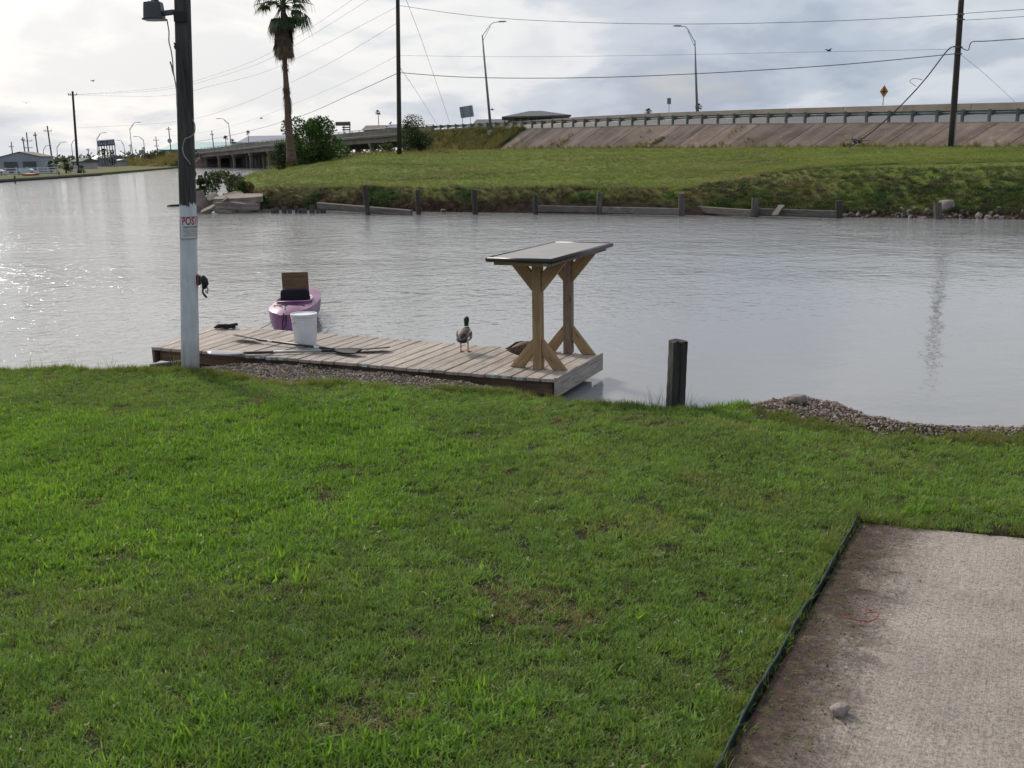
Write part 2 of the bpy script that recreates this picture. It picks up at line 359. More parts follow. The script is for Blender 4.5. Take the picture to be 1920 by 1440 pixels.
MT['palmtrunk'] = pm('palm trunk', (0.17, 0.105, 0.078), (0.085, 0.052, 0.040), 2.2, 0.95, 0.7, 0.03, stretch=(1, 1, 6), det=6)
MT['bark'] = pm('bark', (0.11, 0.085, 0.065), (0.05, 0.04, 0.03), 4, 0.95, 0.5)
MT['deadfrond'] = leafy('dead frond', (0.15, 0.095, 0.06), (0.07, 0.043, 0.03), trans=0.15, wscale=1.2)
MT['frond'] = leafy('palm frond', (0.05, 0.085, 0.028), (0.02, 0.042, 0.016), trans=0.22, wscale=0.9)
MT['leaf'] = leafy('tree leaf', (0.065, 0.125, 0.022), (0.022, 0.055, 0.012), trans=0.3, wscale=0.9)
MT['leafdark'] = leafy('dark shrub leaf', (0.065, 0.095, 0.028), (0.025, 0.042, 0.016), trans=0.25, wscale=1.3)
MT['leafbank'] = leafy('bank plant leaf', (0.075, 0.125, 0.026), (0.028, 0.060, 0.016), trans=0.32, wscale=0.7)
MT['leafbank2'] = leafy('dry bank plant', (0.16, 0.12, 0.06), (0.075, 0.052, 0.03), trans=0.2, wscale=0.7)
MT['leaffar'] = leafy('far foliage', (0.085, 0.105, 0.06), (0.05, 0.065, 0.042), trans=0.2, wscale=0.25)
MT['cactus'] = leafy('cactus pad', (0.05, 0.10, 0.035), (0.025, 0.055, 0.022), trans=0.0, wscale=2)
MT['drygrass'] = leafy('dry tall grass', (0.26, 0.21, 0.10), (0.13, 0.13, 0.05), trans=0.3, wscale=0.4)
MT['weedgrass'] = leafy('tall green grass', (0.20, 0.245, 0.055), (0.115, 0.155, 0.04), trans=0.35, wscale=0.3, dry=((0.25, 0.20, 0.10), 0.35, 0.48, 0.68, 0.55))

# ================================================================= THE SETTING
WZ = -0.20                                                       # water level
def smooth(a, b, x):
    t = np.clip((x - a) / (b - a), 0, 1); return t * t * (3 - 2 * t)
def xy(*pp, z=0.0): return [tuple(G(px, py, z))[:2] for px, py in pp]
EDGE = [(-40, 12.5), (-12, 11.4), (-8, 11.1)] + xy((0, 690), (130, 686), (200, 692), (340, 689)) + xy((385, 676), (480, 668), (640, 676), (760, 690), (930, 712), (1005, 740), (1060, 752), (1120, 757), (1250, 768), (1330, 767), (1390, 761), (1430, 755), (1490, 748), (1545, 757), (1600, 782), (1690, 803), (1760, 808), (1920, 810)) + [(5.5, 6.7), (9, 5.2), (40, -9)]
GEDGE = [(-40, 12.4), (-12, 11.3), (-8, 11.0)] + xy((0, 694), (130, 690), (200, 696), (340, 698), (400, 704), (480, 717), (560, 725), (640, 725), (760, 734), (950, 738), (1005, 750), (1120, 762), (1250, 773), (1390, 772), (1450, 798), (1530, 818), (1600, 830), (1690, 842), (1920, 848)) + [(5.5, 6.35), (9, 4.8), (40, -9.4)]
EX, EY = np.array(EDGE).T; GX, GY = np.array(GEDGE).T
def edge_y(x): return np.interp(x, EX, EY)
def gedge_y(x): return np.interp(x, GX, GY)
def wav(x, y, s, o=0.0):
    return (np.sin(x * s + 1.3 + o) * np.cos(y * s * 1.13 + .4 - o) + 0.5 * np.sin(x * s * 2.3 - y * s * 1.7 + o) + 0.3 * np.sin(x * s * 4.1 + y * s * 3.7 + 2 * o)) / 1.8
def nbase(x, y): return 0.028 * np.maximum(0, 9.5 - np.asarray(y, float))
def nz(x, y):
    x = np.asarray(x, float); y = np.asarray(y, float)
    d = (edge_y(x) - y) * 0.9
    z = nbase(x, y) + 0.012 * wav(x, y, 2.1) + 0.02 * wav(x, y, 0.7, 2)
    grav = smooth(0.0, 0.25, y - gedge_y(x))                      # the gravel apron dips below the lawn
    z = z - 0.05 * grav * (x < 1.2) + 0.05 * grav * (x > 1.5) * smooth(0, .4, d)
    z = z + 0.02 * wav(x, y, 9.0, 1) * smooth(0.5, 0, np.abs(d))
    return z - 0.62 * smooth(0.16, -0.55, d)
def gnd(px, py, dz=0.0):
    z = 0.0
    for _ in range(12):
        p = G(px, py, z); z = float(nz(p.x, p.y)) + dz
    return G(px, py, z)
# slab frame: corner, left edge direction, top edge direction
K = gnd(1611, 978); KL = gnd(1352, 1440); KT = gnd(1920, 1002)
E0 = gnd(1612, 962); E1 = gnd(1347, 1440)                         # the green edging strip
LDIR = (KL - K).to_2d().normalized(); TDIR = (KT - K).to_2d().normalized()
EDIR = (E1 - E0).to_2d().normalized()
def right_of_edging(x, y):
    return (x - E0.x) * EDIR.y - (y - E0.y) * EDIR.x             # >0 on the slab side
_s = 1.0 if right_of_edging(K.x + 1, K.y - 1) > 0 else -1.0
def slab_side(x, y): return _s * right_of_edging(x, y)
_t = 1.0
def below_top(x, y):                                              # >0 on the slab side of its far edge
    return -((x - K.x) * TDIR.y * -1 + (y - K.y) * TDIR.x)

def grid_mesh(xs, ys, zf, name, mat):
    X, Y = np.meshgrid(xs, ys); Z = zf(X, Y); nx, ny = len(xs), len(ys)
    v = np.stack([X, Y, Z], -1).reshape(-1, 3); i = np.arange(nx * ny).reshape(ny, nx)
    f = np.stack([i[:-1, :-1], i[:-1, 1:], i[1:, 1:], i[1:, :-1]], -1).reshape(-1, 4)
    me = bpy.data.meshes.new(name); me.from_pydata(v.tolist(), [], f.tolist()); me.update()
    me.polygons.foreach_set('use_smooth', [True] * len(me.polygons)); me.materials.append(mat); return me
# --- ground under the lawn
t = NT('lawn soil'); v = t.coord('World'); f = t.noise(v, 3.0, 6, 0.6); g = t.noise(v, 60, 4, 0.7)
c = t.ramp(f, [(0.35, (0.046, 0.033, 0.021)), (0.6, (0.036, 0.040, 0.016))]); c = t.mix(0.7, c, t.ramp(g, [(0.3, 0.35), (0.7, 1.4)]), 'MULTIPLY')
MT['lawnsoil'] = t.done(t.bsdf(c, 0.95, t.bump(g, 0.8, 0.02), spec=0.1))
def ground_z(X, Y):
    z = nz(X, Y); m = smooth(-.02, 0.06, slab_side(X, Y)) * smooth(0, .08, below_top(X, Y))
    return z * (1 - m) + m * (nbase(X, Y) - 0.09)
xs = np.concatenate([np.arange(-40, -9, 1.0), np.arange(-9, 8, 0.09), np.arange(8, 40, 1.0)])
ys = np.concatenate([np.arange(-25, 1, 1.0), np.arange(1, 13, 0.09), [13.1, 13.4, 14]])
tag(bpy.data.objects.new('ground', grid_mesh(xs, ys, ground_z, 'ground', MT['lawnsoil'])), kind='structure')
COL.objects.link(bpy.data.objects['ground'])

# --- water
t = NT('canal water')
v1 = t.coord('World', (1.15, 1.25, 1)); v2 = t.coord('World', (1.15, 1.0, 1), loc=(4, 9, 0))
vr = t.n('ShaderNodeVectorRotate'); vr.inputs['Angle'].default_value = R(18); t.link(v1, vr.inputs[0])
a1 = t.noise(vr.outputs[0], 1.5, 2, 0.5, 0.5); a2 = t.noise(v2, 5.0, 3, 0.55, 0.6); a3 = t.noise(v2, 0.4, 2, 0.5); a4 = t.noise(v2, 13.0, 2, 0.5, 0.4)
calm = t.ramp(t.noise(t.coord('World', (0.5, 1, 1), loc=(2, 1, 0)), 0.17, 3, 0.5), [(0.36, 0.6), (0.58, 1.05)])
wpos = t.n('ShaderNodeNewGeometry'); ws = t.n('ShaderNodeSeparateXYZ'); t.link(wpos.outputs['Position'], ws.inputs[0])   # the lee of the near bank is calmer
lee = t.math('DIVIDE', t.math('SUBTRACT', t.math('SUBTRACT', ws.outputs[1], 9.0), t.math('MULTIPLY', ws.outputs[0], 0.9)), 15.0, True)
calm = t.math('MULTIPLY', calm, t.math('ADD', t.math('MULTIPLY', lee, 0.84), 0.16))
h = t.math('ADD', t.math('ADD', t.math('MULTIPLY', a1, 0.044), t.math('MULTIPLY', a2, 0.034)), t.math('MULTIPLY', a4, 0.007)); h = t.math('MULTIPLY', h, calm); h = t.math('ADD', h, t.math('MULTIPLY', a3, 0.03))
b = t.n('ShaderNodeBump'); b.inputs['Strength'].default_value = 1.0; b.inputs['Distance'].default_value = 1.0; t.link(h, b.inputs['Height'])
MT['water'] = t.done(t.bsdf((0.26, 0.262, 0.258), 0.06, b.outputs[0], ior=1.34))
w = MB(); w.add([(-600, -60, WZ), (600, -60, WZ), (600, 420, WZ), (-600, 420, WZ)], [(0, 1, 2, 3)])
tag(w.build('water', MT['water']), kind='structure')

# --- far bank
SB = np.array((0.925, 39.05)) + 0.35 * np.array((0.462, 0.887)); SE = np.array((0.887, -0.462)); SN = np.array((0.462, 0.887))
def s_a(x, y):
    dx, dy = np.asarray(x) - SB[0], np.asarray(y) - SB[1]
    return dx * SN[0] + dy * SN[1], dx * SE[0] + dy * SE[1]
P1 = np.array([(-1.5, -1.0), (-.2, -.45), (0.1, -.22), (0.35, 0.12), (0.8, 0.42), (1.3, 0.62), (2.5, 0.72), (6, 1.0), (12, 1.35), (24, 1.72), (35, 1.95), (52, 2.2), (80, 2.6), (200, 3.4)])
P2 = np.array([(-1.5, -1.0), (-.2, -.45), (0.1, -.22), (0.6, 0.0), (1.5, 0.42), (2.6, 0.85), (4.2, 1.2), (7, 1.38), (12, 1.47), (24, 1.75), (35, 1.95), (52, 2.2), (80, 2.6), (200, 3.4)])
P3 = np.array([(-2, -1.0), (-.2, -.45), (0, -.25), (.6, .15), (2, .6), (5, 1.2), (10, 1.9), (18, 3.0), (60, 9)])
P4 = np.array([(-2, -1.0), (-.2, -.45), (0, -.25), (.6, .05), (3, .5), (10, 1.05), (18, 1.5), (28, 2.1), (40, 2.6), (80, 4)])
def a_left(s): return -16.0 - 0.9 * np.minimum(s, 33) - 0.74 * np.maximum(0, np.asarray(s) - 33)
def zfar(x, y):
    s, a = s_a(x, y); w = smooth(3, 11, a)
    z = np.interp(s, *P1.T) * (1 - w) + np.interp(s, *P2.T) * w
    dl = (a - a_left(s)) * 0.743
    kb = smooth(38, 70, s); z = np.minimum(z, np.interp(dl, *P3.T) * (1 - kb) + np.interp(dl, *P4.T) * kb)
    k = smooth(0.1, 1.0, np.minimum(s, dl))
    return z + k * (0.05 * wav(x, y, 0.55) + 0.03 * wav(x, y, 1.7, 3)) + 0.10 * smooth(0, .5, s) * smooth(2.2, .9, s) * wav(a * 1.0, s, 2.6, 1) * (1 - w * .5)
def geo_z(t):
    q = t.n('ShaderNodeSeparateXYZ'); t.link(t.n('ShaderNodeNewGeometry').outputs['Position'], q.inputs[0]); return q.outputs[2]
t = NT('far lawn'); v = t.coord('World'); f = t.noise(v, 0.16, 5, 0.6, 0.5); g = t.noise(v, 1.3, 5, 0.65); q = t.noise(v, 12, 4, 0.75)
c = t.ramp(f, [(0.34, (0.155, 0.135, 0.050)), (0.46, (0.125, 0.165, 0.034)), (0.62, (0.145, 0.205, 0.035))])
c = t.mix(t.ramp(g, [(0.50, 0.0), (0.68, 0.75)]), c, (0.165, 0.125, 0.065)); c = t.mix(0.6, c, t.ramp(q, [(0.3, 0.45), (0.7, 1.35)]), 'MULTIPLY')
geo = t.n('ShaderNodeNewGeometry'); sp = t.n('ShaderNodeSeparateXYZ'); t.link(geo.outputs['Normal'], sp.inputs[0])
steep = t.ramp(sp.outputs[2], [(0.78, 1), (0.93, 0)]); e = t.noise(v, 2.2, 6, 0.7)
mud = t.ramp(t.math('ADD', t.math('SUBTRACT', geo_z(t), WZ), t.math('MULTIPLY', e, 0.25)), [(0.28, 1), (0.42, 0)])
c = t.mix(t.math('MAXIMUM', steep, mud), c, t.ramp(e, [(0.35, (0.022, 0.015, 0.011)), (0.62, (0.085, 0.058, 0.042))]))
MT['farlawn'] = t.done(t.bsdf(c, 0.95, t.bump(q, 0.8, 0.06), spec=0.05))
ss = np.concatenate([np.arange(-1.2, 4, 0.13), np.arange(4, 12, 0.5), np.arange(12, 60, 1.5), np.arange(60, 131, 5)])
dd = np.concatenate([np.arange(-1.4, 6, 0.3), np.arange(6, 46, 0.4), np.arange(46, 130, 3)])
S, Dd = np.meshgrid(ss, dd); A = a_left(S) + Dd / 0.743
X = SB[0] + S * SN[0] + A * SE[0]; Y = SB[1] + S * SN[1] + A * SE[1]; Z = zfar(X, Y)
vv = np.stack([X, Y, Z], -1).reshape(-1, 3); i = np.arange(S.size).reshape(S.shape)
ff = np.stack([i[:-1, :-1], i[:-1, 1:], i[1:, 1:], i[1:, :-1]], -1).reshape(-1, 4)[:, ::-1]
me = bpy.data.meshes.new('far_bank'); me.from_pydata(vv.tolist(), [], ff.tolist()); me.update(); me.polygons.foreach_set('use_smooth', [True] * len(me.polygons)); me.materials.append(MT['farlawn'])
o = bpy.data.objects.new('far_bank', me); COL.objects.link(o); tag(o, kind='structure')
def on_far(px, py, it=30):
    """where the ray through a pixel meets the far bank"""
    d = ray(px, py); lo, hi = 25.0, 260.0
    for Yv in np.arange(28, 200, 0.25):
        p = CAMP + d * (Yv / d.y)
        if p.z < float(zfar(p.x, p.y)): return p
    return CAMP + d * (90 / d.y)
def far_at(px, Y, dz=0.0):
    """point of the far bank on the vertical plane of a pixel column at depth Y"""
    p = D(px, 290, Y); return Vector((p.x, p.y, float(zfar(p.x, p.y)) + dz))

# --- highway: line of guard posts P(n), one post every 1.905 m
RX, RDX, RY, RDY = 12.569, 0.993, 95.32, -1.626
MV = Vector((0.8535, 0.521, 0)); EV = Vector((0.521, -0.8535, 0))
ZR = np.array([(-260, -.1), (-160, 0.3), (-110, 1.5), (-93, 2.3), (-78, 2.95), (-56, 3.85), (-38, 4.4), (-26, 4.7), (-14, 4.52), (0, 4.2), (6, 4.0), (19, 3.35), (35, 2.5), (60, 1.6)])
ZB = np.array([(-260, 0), (-160, .4), (-93, 2.5), (-78, 3.2), (-56, 4.0), (-38, 4.6), (-21.5, 5.0), (-13, 5.07), (-5, 4.93), (2, 4.7), (7.5, 4.47), (11.7, 4.3), (15.2, 4.12), (19, 3.95), (35, 3.2), (60, 2.2)])
def zr(n): return float(np.interp(n, *ZR.T))
def zb(n): return float(np.interp(n, *ZB.T))
def RP(n, off=0.0, dz=0.0):
    z = zr(n) + (zb(n) - zr(n)) * min(max(off / 11.0, 0), 1.1)
    return Vector((RX + n * RDX + MV.x * off, RY + n * RDY + MV.y * off, z + dz))
def sweep(mb, ns, prof):
    """prof: (offset from the post line, height over the road there)"""
    return mb.loft([[RP(n, o, h) for o, h in prof] for n in ns])
ns_all = list(np.arange(-22, 42, 2.0))
m = sweep(MB(), ns_all, [(-0.55, 0.0), (0.6, 0.01), (11.6, 0.01), (12.6, 0.0), (15.5, -3.0), (-0.55, -3.0)]); o = m.build('road', MT['asphalt']); tag(o, kind='structure')
# embankment: slope paving laid in panels
t = NT('slope paving'); v = t.coord('World'); f = t.noise(v, 0.35, 5, 0.6); g = t.noise(v, 9, 5, 0.7); st = t.noise(t.coord('World', (1, 1, 3.2)), 1.6, 4, 0.6)
c = t.ramp(f, [(0.36, (0.105, 0.078, 0.065)), (0.62, (0.19, 0.147, 0.124))]); dp = t.n('ShaderNodeVectorMath', operation='DOT_PRODUCT'); t.link(v, dp.inputs[0]); dp.inputs[1].default_value = (0.521, -0.8535, 0.0); cb = t.n('ShaderNodeCombineXYZ'); t.link(dp.outputs['Value'], cb.inputs[0]); sk = t.noise(cb.outputs[0], 0.75, 4, 0.7); c = t.mix(t.ramp(sk, [(0.50, 0), (0.66, 0.6)]), c, (0.30, 0.245, 0.21)); c = t.mix(t.ramp(st, [(0.62, 0), (0.72, 0.5)]), c, (0.36, 0.30, 0.25)); c = t.mix(0.6, c, t.ramp(g, [(0.3, 0.55), (0.7, 1.25)]), 'MULTIPLY')
oi = t.n('ShaderNodeObjectInfo'); hs = t.n('ShaderNodeHueSaturation'); t.link(t.math('ADD', t.math('MULTIPLY', oi.outputs['Random'], 0.3), 0.85), hs.inputs['Value']); t.link(c, hs.inputs['Color'])
MT['slope'] = t.done(t.bsdf(hs.outputs[0], 0.95, t.bump(g, 0.4, 0.03), spec=0.1))
RUN = 3.7
def foot(n, run=RUN, dz=0.0):
    p = RP(n, -0.55 - run); p.z = float(zfar(p.x, p.y)) + dz; return p
emb = MB(); ns_e = list(np.arange(-22, 34.1, 1.0))
for n in ns_e: emb.v += [tuple(RP(n, -0.55, -0.16)), tuple(foot(n, RUN, -0.25))]
emb.f = [(2 * i, 2 * i + 1, 2 * i + 3, 2 * i + 2) for i in range(len(ns_e) - 1)]
emb_o = emb.build('embankment', MT['soil']); tag(emb_o, kind='structure'); ORG[emb_o] = Vector((0, 0, 0))
n = -10.6
while n < 33:
    w = 1.55 + random.uniform(-.1, .1); a, b_ = n + .012, n + w - .012; m = MB(); j = random.uniform(-.02, .02)
    A0, A1, B0, B1 = RP(a, -.5, .0 + j * .2), RP(b_, -.5, .0 + j * .2), foot(a, RUN + .05, -.06 + j), foot(b_, RUN + .05, -.06 + j)
    dn = Vector((0, 0, -0.14)); m.add([A0, A1, B1, B0, A0 + dn, A1 + dn, B1 + dn, B0 + dn], [(0, 1, 2, 3), (7, 6, 5, 4), (0, 4, 5, 1), (1, 5, 6, 2), (2, 6, 7, 3), (3, 7, 4, 0)])
    m.build('slope_panel', MT['slope'], emb_o, bevel=0.015); n += w
m = sweep(MB(), list(np.arange(-10.6, 34, 2)), [(-0.62, -0.05), (-0.62, 0.03), (-0.12, 0.035), (-0.12, -0.05)]); m.build('edge_strip', MT['concrete'], emb_o)

# --- shore on the left and the land behind everything
t = NT('far ground'); v = t.coord('World'); f = t.noise(v, 0.08, 5, 0.6); q = t.noise(v, 3, 4, 0.7)
c = t.ramp(f, [(0.36, (0.10, 0.125, 0.045)), (0.6, (0.17, 0.155, 0.075))]); c = t.mix(0.5, c, t.ramp(q, [(0.3, 0.5), (0.7, 1.3)]), 'MULTIPLY')
MT['farground'] = t.done(t.bsdf(c, 0.95, spec=0.05))
pts = [(-47, 20), (-52, 80), (-54.3, 110.6), (-55, 123.6), (-56.9, 144), (-63.7, 185.4), (-71.2, 229.7), (-80, 262), (-110, 420), (-700, 420), (-700, 20)]
m = MB(); m.prism(pts, 0.75, Matrix.Translation((0, 0, -0.62))); tag(m.build('left_shore', MT['farground']), kind='structure')
m = MB(); m.add([(-4000, 418, 0.0), (4000, 418, 0.0), (4000, 5000, 0.0), (-4000, 5000, 0.0)], [(0, 1, 2, 3)]); tag(m.build('distant_ground', MT['farground']), kind='structure')
# approach embankment left of the bridge
m = sweep(MB(), list(np.arange(-170, -78.9, 3)), [(-0.4, 0), (12, 0), (22, -4), (-10, -4)]); tag(m.build('approach_embankment', MT['farground']), kind='structure')
m = sweep(MB(), list(np.arange(-170, -78.9, 3)), [(0.2, 0.012), (11.5, 0.012), (11.5, -.3), (0.2, -.3)]); tag(m.build('approach_road', MT['asphalt']), kind='structure')
ab = MB()
for n in (-79.2, -84, -90): pass
p0, p1 = RP(-79.0, -0.2, -.9), RP(-86.5, -0.5, -0.6); q0 = RP(-77.4, -3.5); q0.z = -.3; q1 = RP(-90.5, -8.6); q1.z = -.02; r0 = RP(-79.0, 11); r0.z = p0.z; r1 = RP(-77.4, 11); r1.z = -.3
ab.add([p0, p1, q1, q0, r0, r1], [(0, 1, 2, 3), (4, 0, 3, 5)]); o = ab.build('abutment_slope', MT['slope'])
tag(o, kind='structure')

# --- concrete slab and bare dirt along it
t = NT('pavement concrete'); v = t.coord('Object'); f = t.noise(v, 2.2, 6, 0.6); g = t.noise(v, 55, 4, 0.75); sp2 = t.noise(v, 120, 2, 0.6)
br = t.noise(t.coord('Object', (90, 2.5, 1)), 2.0, 3, 0.6)
c = t.ramp(f, [(0.34, (0.285, 0.240, 0.208)), (0.64, (0.38, 0.326, 0.283))]); c = t.mix(0.75, c, t.ramp(g, [(0.34, 0.50), (0.56, 1.12)]), 'MULTIPLY'); c = t.mix(0.55, c, t.ramp(sp2, [(0.36, 0.30), (0.5, 1.12)]), 'MULTIPLY'); c = t.mix(0.32, c, t.ramp(br, [(0.35, 0.5), (0.65, 1.2)]), 'MULTIPLY')
sx = t.n('ShaderNodeSeparateXYZ'); t.link(t.n('ShaderNodeTexCoord').outputs['Object'], sx.inputs[0])
dn = t.noise(v, 5.5, 6, 0.66, 0.4); dn2 = t.noise(v, 48, 5, 0.75)
k = t.math('ADD', sx.outputs[0], t.math('ADD', t.math('MULTIPLY', dn, -0.50), t.math('MULTIPLY', dn2, -0.55)))
dm = t.ramp(t.math('ADD', k, 0.575), [(0.12, 0.97), (0.26, 0.66), (0.46, 0.0)])
dirt = t.ramp(t.noise(v, 24, 5, 0.75), [(0.32, (0.016, 0.0105, 0.0075)), (0.66, (0.078, 0.050, 0.036))])
c = t.mix(dm, c, dirt)
h = t.math('ADD', t.math('MULTIPLY', g, 0.6), t.math('ADD', t.math('MULTIPLY', sp2, 0.5), t.math('MULTIPLY', br, 0.5)))
MT['slab'] = t.done(t.bsdf(c, 0.92, t.bump(h, 0.7, 0.006), spec=0.2))
def slab():
    rz = math.atan2(LDIR.y, LDIR.x) + math.pi / 2                  # local -y runs down the left edge, +x onto the slab
    o = bpy.data.objects.new('pavement', None)
    m = MB(); poly = [(K.x, K.y), (K.x + TDIR.x * 9, K.y + TDIR.y * 9), (12, -8), (K.x + LDIR.x * 13, K.y + LDIR.y * 13)]
    Mi = (Matrix.Translation((K.x, K.y, 0)) @ Matrix.Rotation(rz, 4, 'Z')); Mi_ = Mi.inverted()
    pv = []
    for dz in (0.0, -0.12):
        for x, y in poly: pv.append(Mi_ @ Vector((x, y, float(nbase(x, y)) - 0.006 + dz)))
    m.add(pv, [(0, 1, 2, 3), (7, 6, 5, 4)] + [(i, 4 + i, 4 + (i + 1) % 4, (i + 1) % 4) for i in range(4)])
    o = m.build('pavement', MT['slab'], bevel=0.008); o.matrix_world = Mi; tag(o, kind='structure'); return o
slab()

# ================================================================= GRASS AND GRAVEL (scatter)
def hidden_coll(name, meshes):
    c = bpy.data.collections.new(name)
    for i, me in enumerate(meshes): c.objects.link(bpy.data.objects.new(f'{name}_{i:02d}', me))
    return c
def scatter(name, pts, rots, scl, idx, coll, label=None):
    me = bpy.data.meshes.new(name); n = len(pts); me.vertices.add(n); me.vertices.foreach_set('co', np.asarray(pts, np.float32).ravel())
    a = me.attributes.new('rot', 'FLOAT_VECTOR', 'POINT'); a.data.foreach_set('vector', np.asarray(rots, np.float32).ravel())
    a = me.attributes.new('scl', 'FLOAT_VECTOR', 'POINT'); a.data.foreach_set('vector', np.asarray(scl, np.float32).ravel())
    a = me.attributes.new('pick', 'INT', 'POINT'); a.data.foreach_set('value', np.asarray(idx, np.int32))
    o = bpy.data.objects.new(name, me); COL.objects.link(o); tag(o, label, kind='stuff')
    ng = bpy.data.node_groups.new(name, 'GeometryNodeTree'); ng.interface.new_socket('Geometry', in_out='INPUT', socket_type='NodeSocketGeometry'); ng.interface.new_socket('Geometry', in_out='OUTPUT', socket_type='NodeSocketGeometry')
    N = ng.nodes; L = ng.links; gi = N.new('NodeGroupInput'); go = N.new('NodeGroupOutput'); ip = N.new('GeometryNodeInstanceOnPoints'); ci = N.new('GeometryNodeCollectionInfo')
    ci.inputs['Collection'].default_value = coll; ci.inputs['Separate Children'].default_value = True; ci.inputs['Reset Children'].default_value = True
    def attr(nm, ty):
        x = N.new('GeometryNodeInputNamedAttribute'); x.data_type = ty; x.inputs['Name'].default_value = nm; return x.outputs['Attribute']
    L.new(gi.outputs[0], ip.inputs['Points']); L.new(ci.outputs[0], ip.inputs['Instance']); ip.inputs['Pick Instance'].default_value = True
    L.new(attr('pick', 'INT'), ip.inputs['Instance Index']); L.new(attr('rot', 'FLOAT_VECTOR'), ip.inputs['Rotation']); L.new(attr('scl', 'FLOAT_VECTOR'), ip.inputs['Scale'])
    L.new(ip.outputs[0], go.inputs[0]); md = o.modifiers.new('scatter', 'NODES'); md.node_group = ng
    return o
def blade(mb, base, az, length, width, bend, lean, segs=3):
    d = Vector((math.cos(az), math.sin(az), 0)); sd = Vector((-d.y, d.x, 0)); p = Vector(base); ang = lean; pts = []
    for i in range(segs + 1):
        t_ = i / segs; w = width * (1 - t_ ** 1.8) * (0.75 + 0.5 * min(t_ * 3, 1) * (1 - t_))
        pts.append((p.copy(), w)); st = length / segs; p = p + (d * math.sin(ang) + Vector((0, 0, 1)) * math.cos(ang)) * st; ang += bend / segs
    b = len(mb.v)
    for q, w in pts[:-1]: mb.v += [tuple(q - sd * w / 2), tuple(q + sd * w / 2)]
    mb.v.append(tuple(pts[-1][0])); k = len(pts) - 1
    for i in range(k - 1): mb.f.append((b + 2 * i, b + 2 * i + 1, b + 2 * i + 3, b + 2 * i + 2))
    mb.f.append((b + 2 * k - 2, b + 2 * k - 1, b + 2 * k))
def tuft(n, rad, lmin, lmax, w, lean, bend, mat, segs=3):
    m = MB()
    for _ in range(n):
        r = rad * math.sqrt(random.random()); a = random.random() * 6.283
        blade(m, (r * math.cos(a), r * math.sin(a), -0.004), random.random() * 6.283, random.uniform(lmin, lmax), w * random.uniform(.7, 1.2), random.uniform(.3, 1) * bend, random.uniform(0.1, 1) * lean, segs)
    return m.mesh('tuft', mat, fix=False)
MT['blade'] = leafy('grass blade', (0.192, 0.308, 0.064), (0.142, 0.232, 0.050), trans=0.42, wscale=1.1, vary=0.60, dry=((0.29, 0.25, 0.12), 1.3, 0.54, 0.70, 0.45))
MT['blade_broad'] = leafy('broad grass blade', (0.198, 0.345, 0.046), (0.136, 0.252, 0.036), trans=0.45, wscale=1.4, vary=0.48)
MT['blade_dry'] = leafy('dry grass blade', (0.30, 0.235, 0.12), (0.17, 0.125, 0.06), trans=0.3, wscale=2, vary=0.3)
tufts = [tuft(20, .034, .020, .044, .0038, 1.35, 0.9, MT['blade']) for _ in range(5)]              # 0-4 fine turf
tufts += [tuft(11, .036, .028, .055, .0072, 1.1, 0.7, MT['blade_broad']) for _ in range(4)]         # 5-8 broad
tufts += [tuft(16, .045, .020, .045, .0032, 1.4, 1.0, MT['blade_dry'], 2) for _ in range(3)]         # 9-11 thatch
tufts += [tuft(14, .05, .07, .15, .006, 0.6, 0.9, MT['weedgrass']) for _ in range(3)]              # 12-14 edge weeds
TUFTS = hidden_coll('tufts', tufts)
def fn(p, s, seed): return np.array([mnoise.fractal(Vector((x * s + seed, y * s - seed, seed)), 0.8, 2.0, 4) for x, y in p])
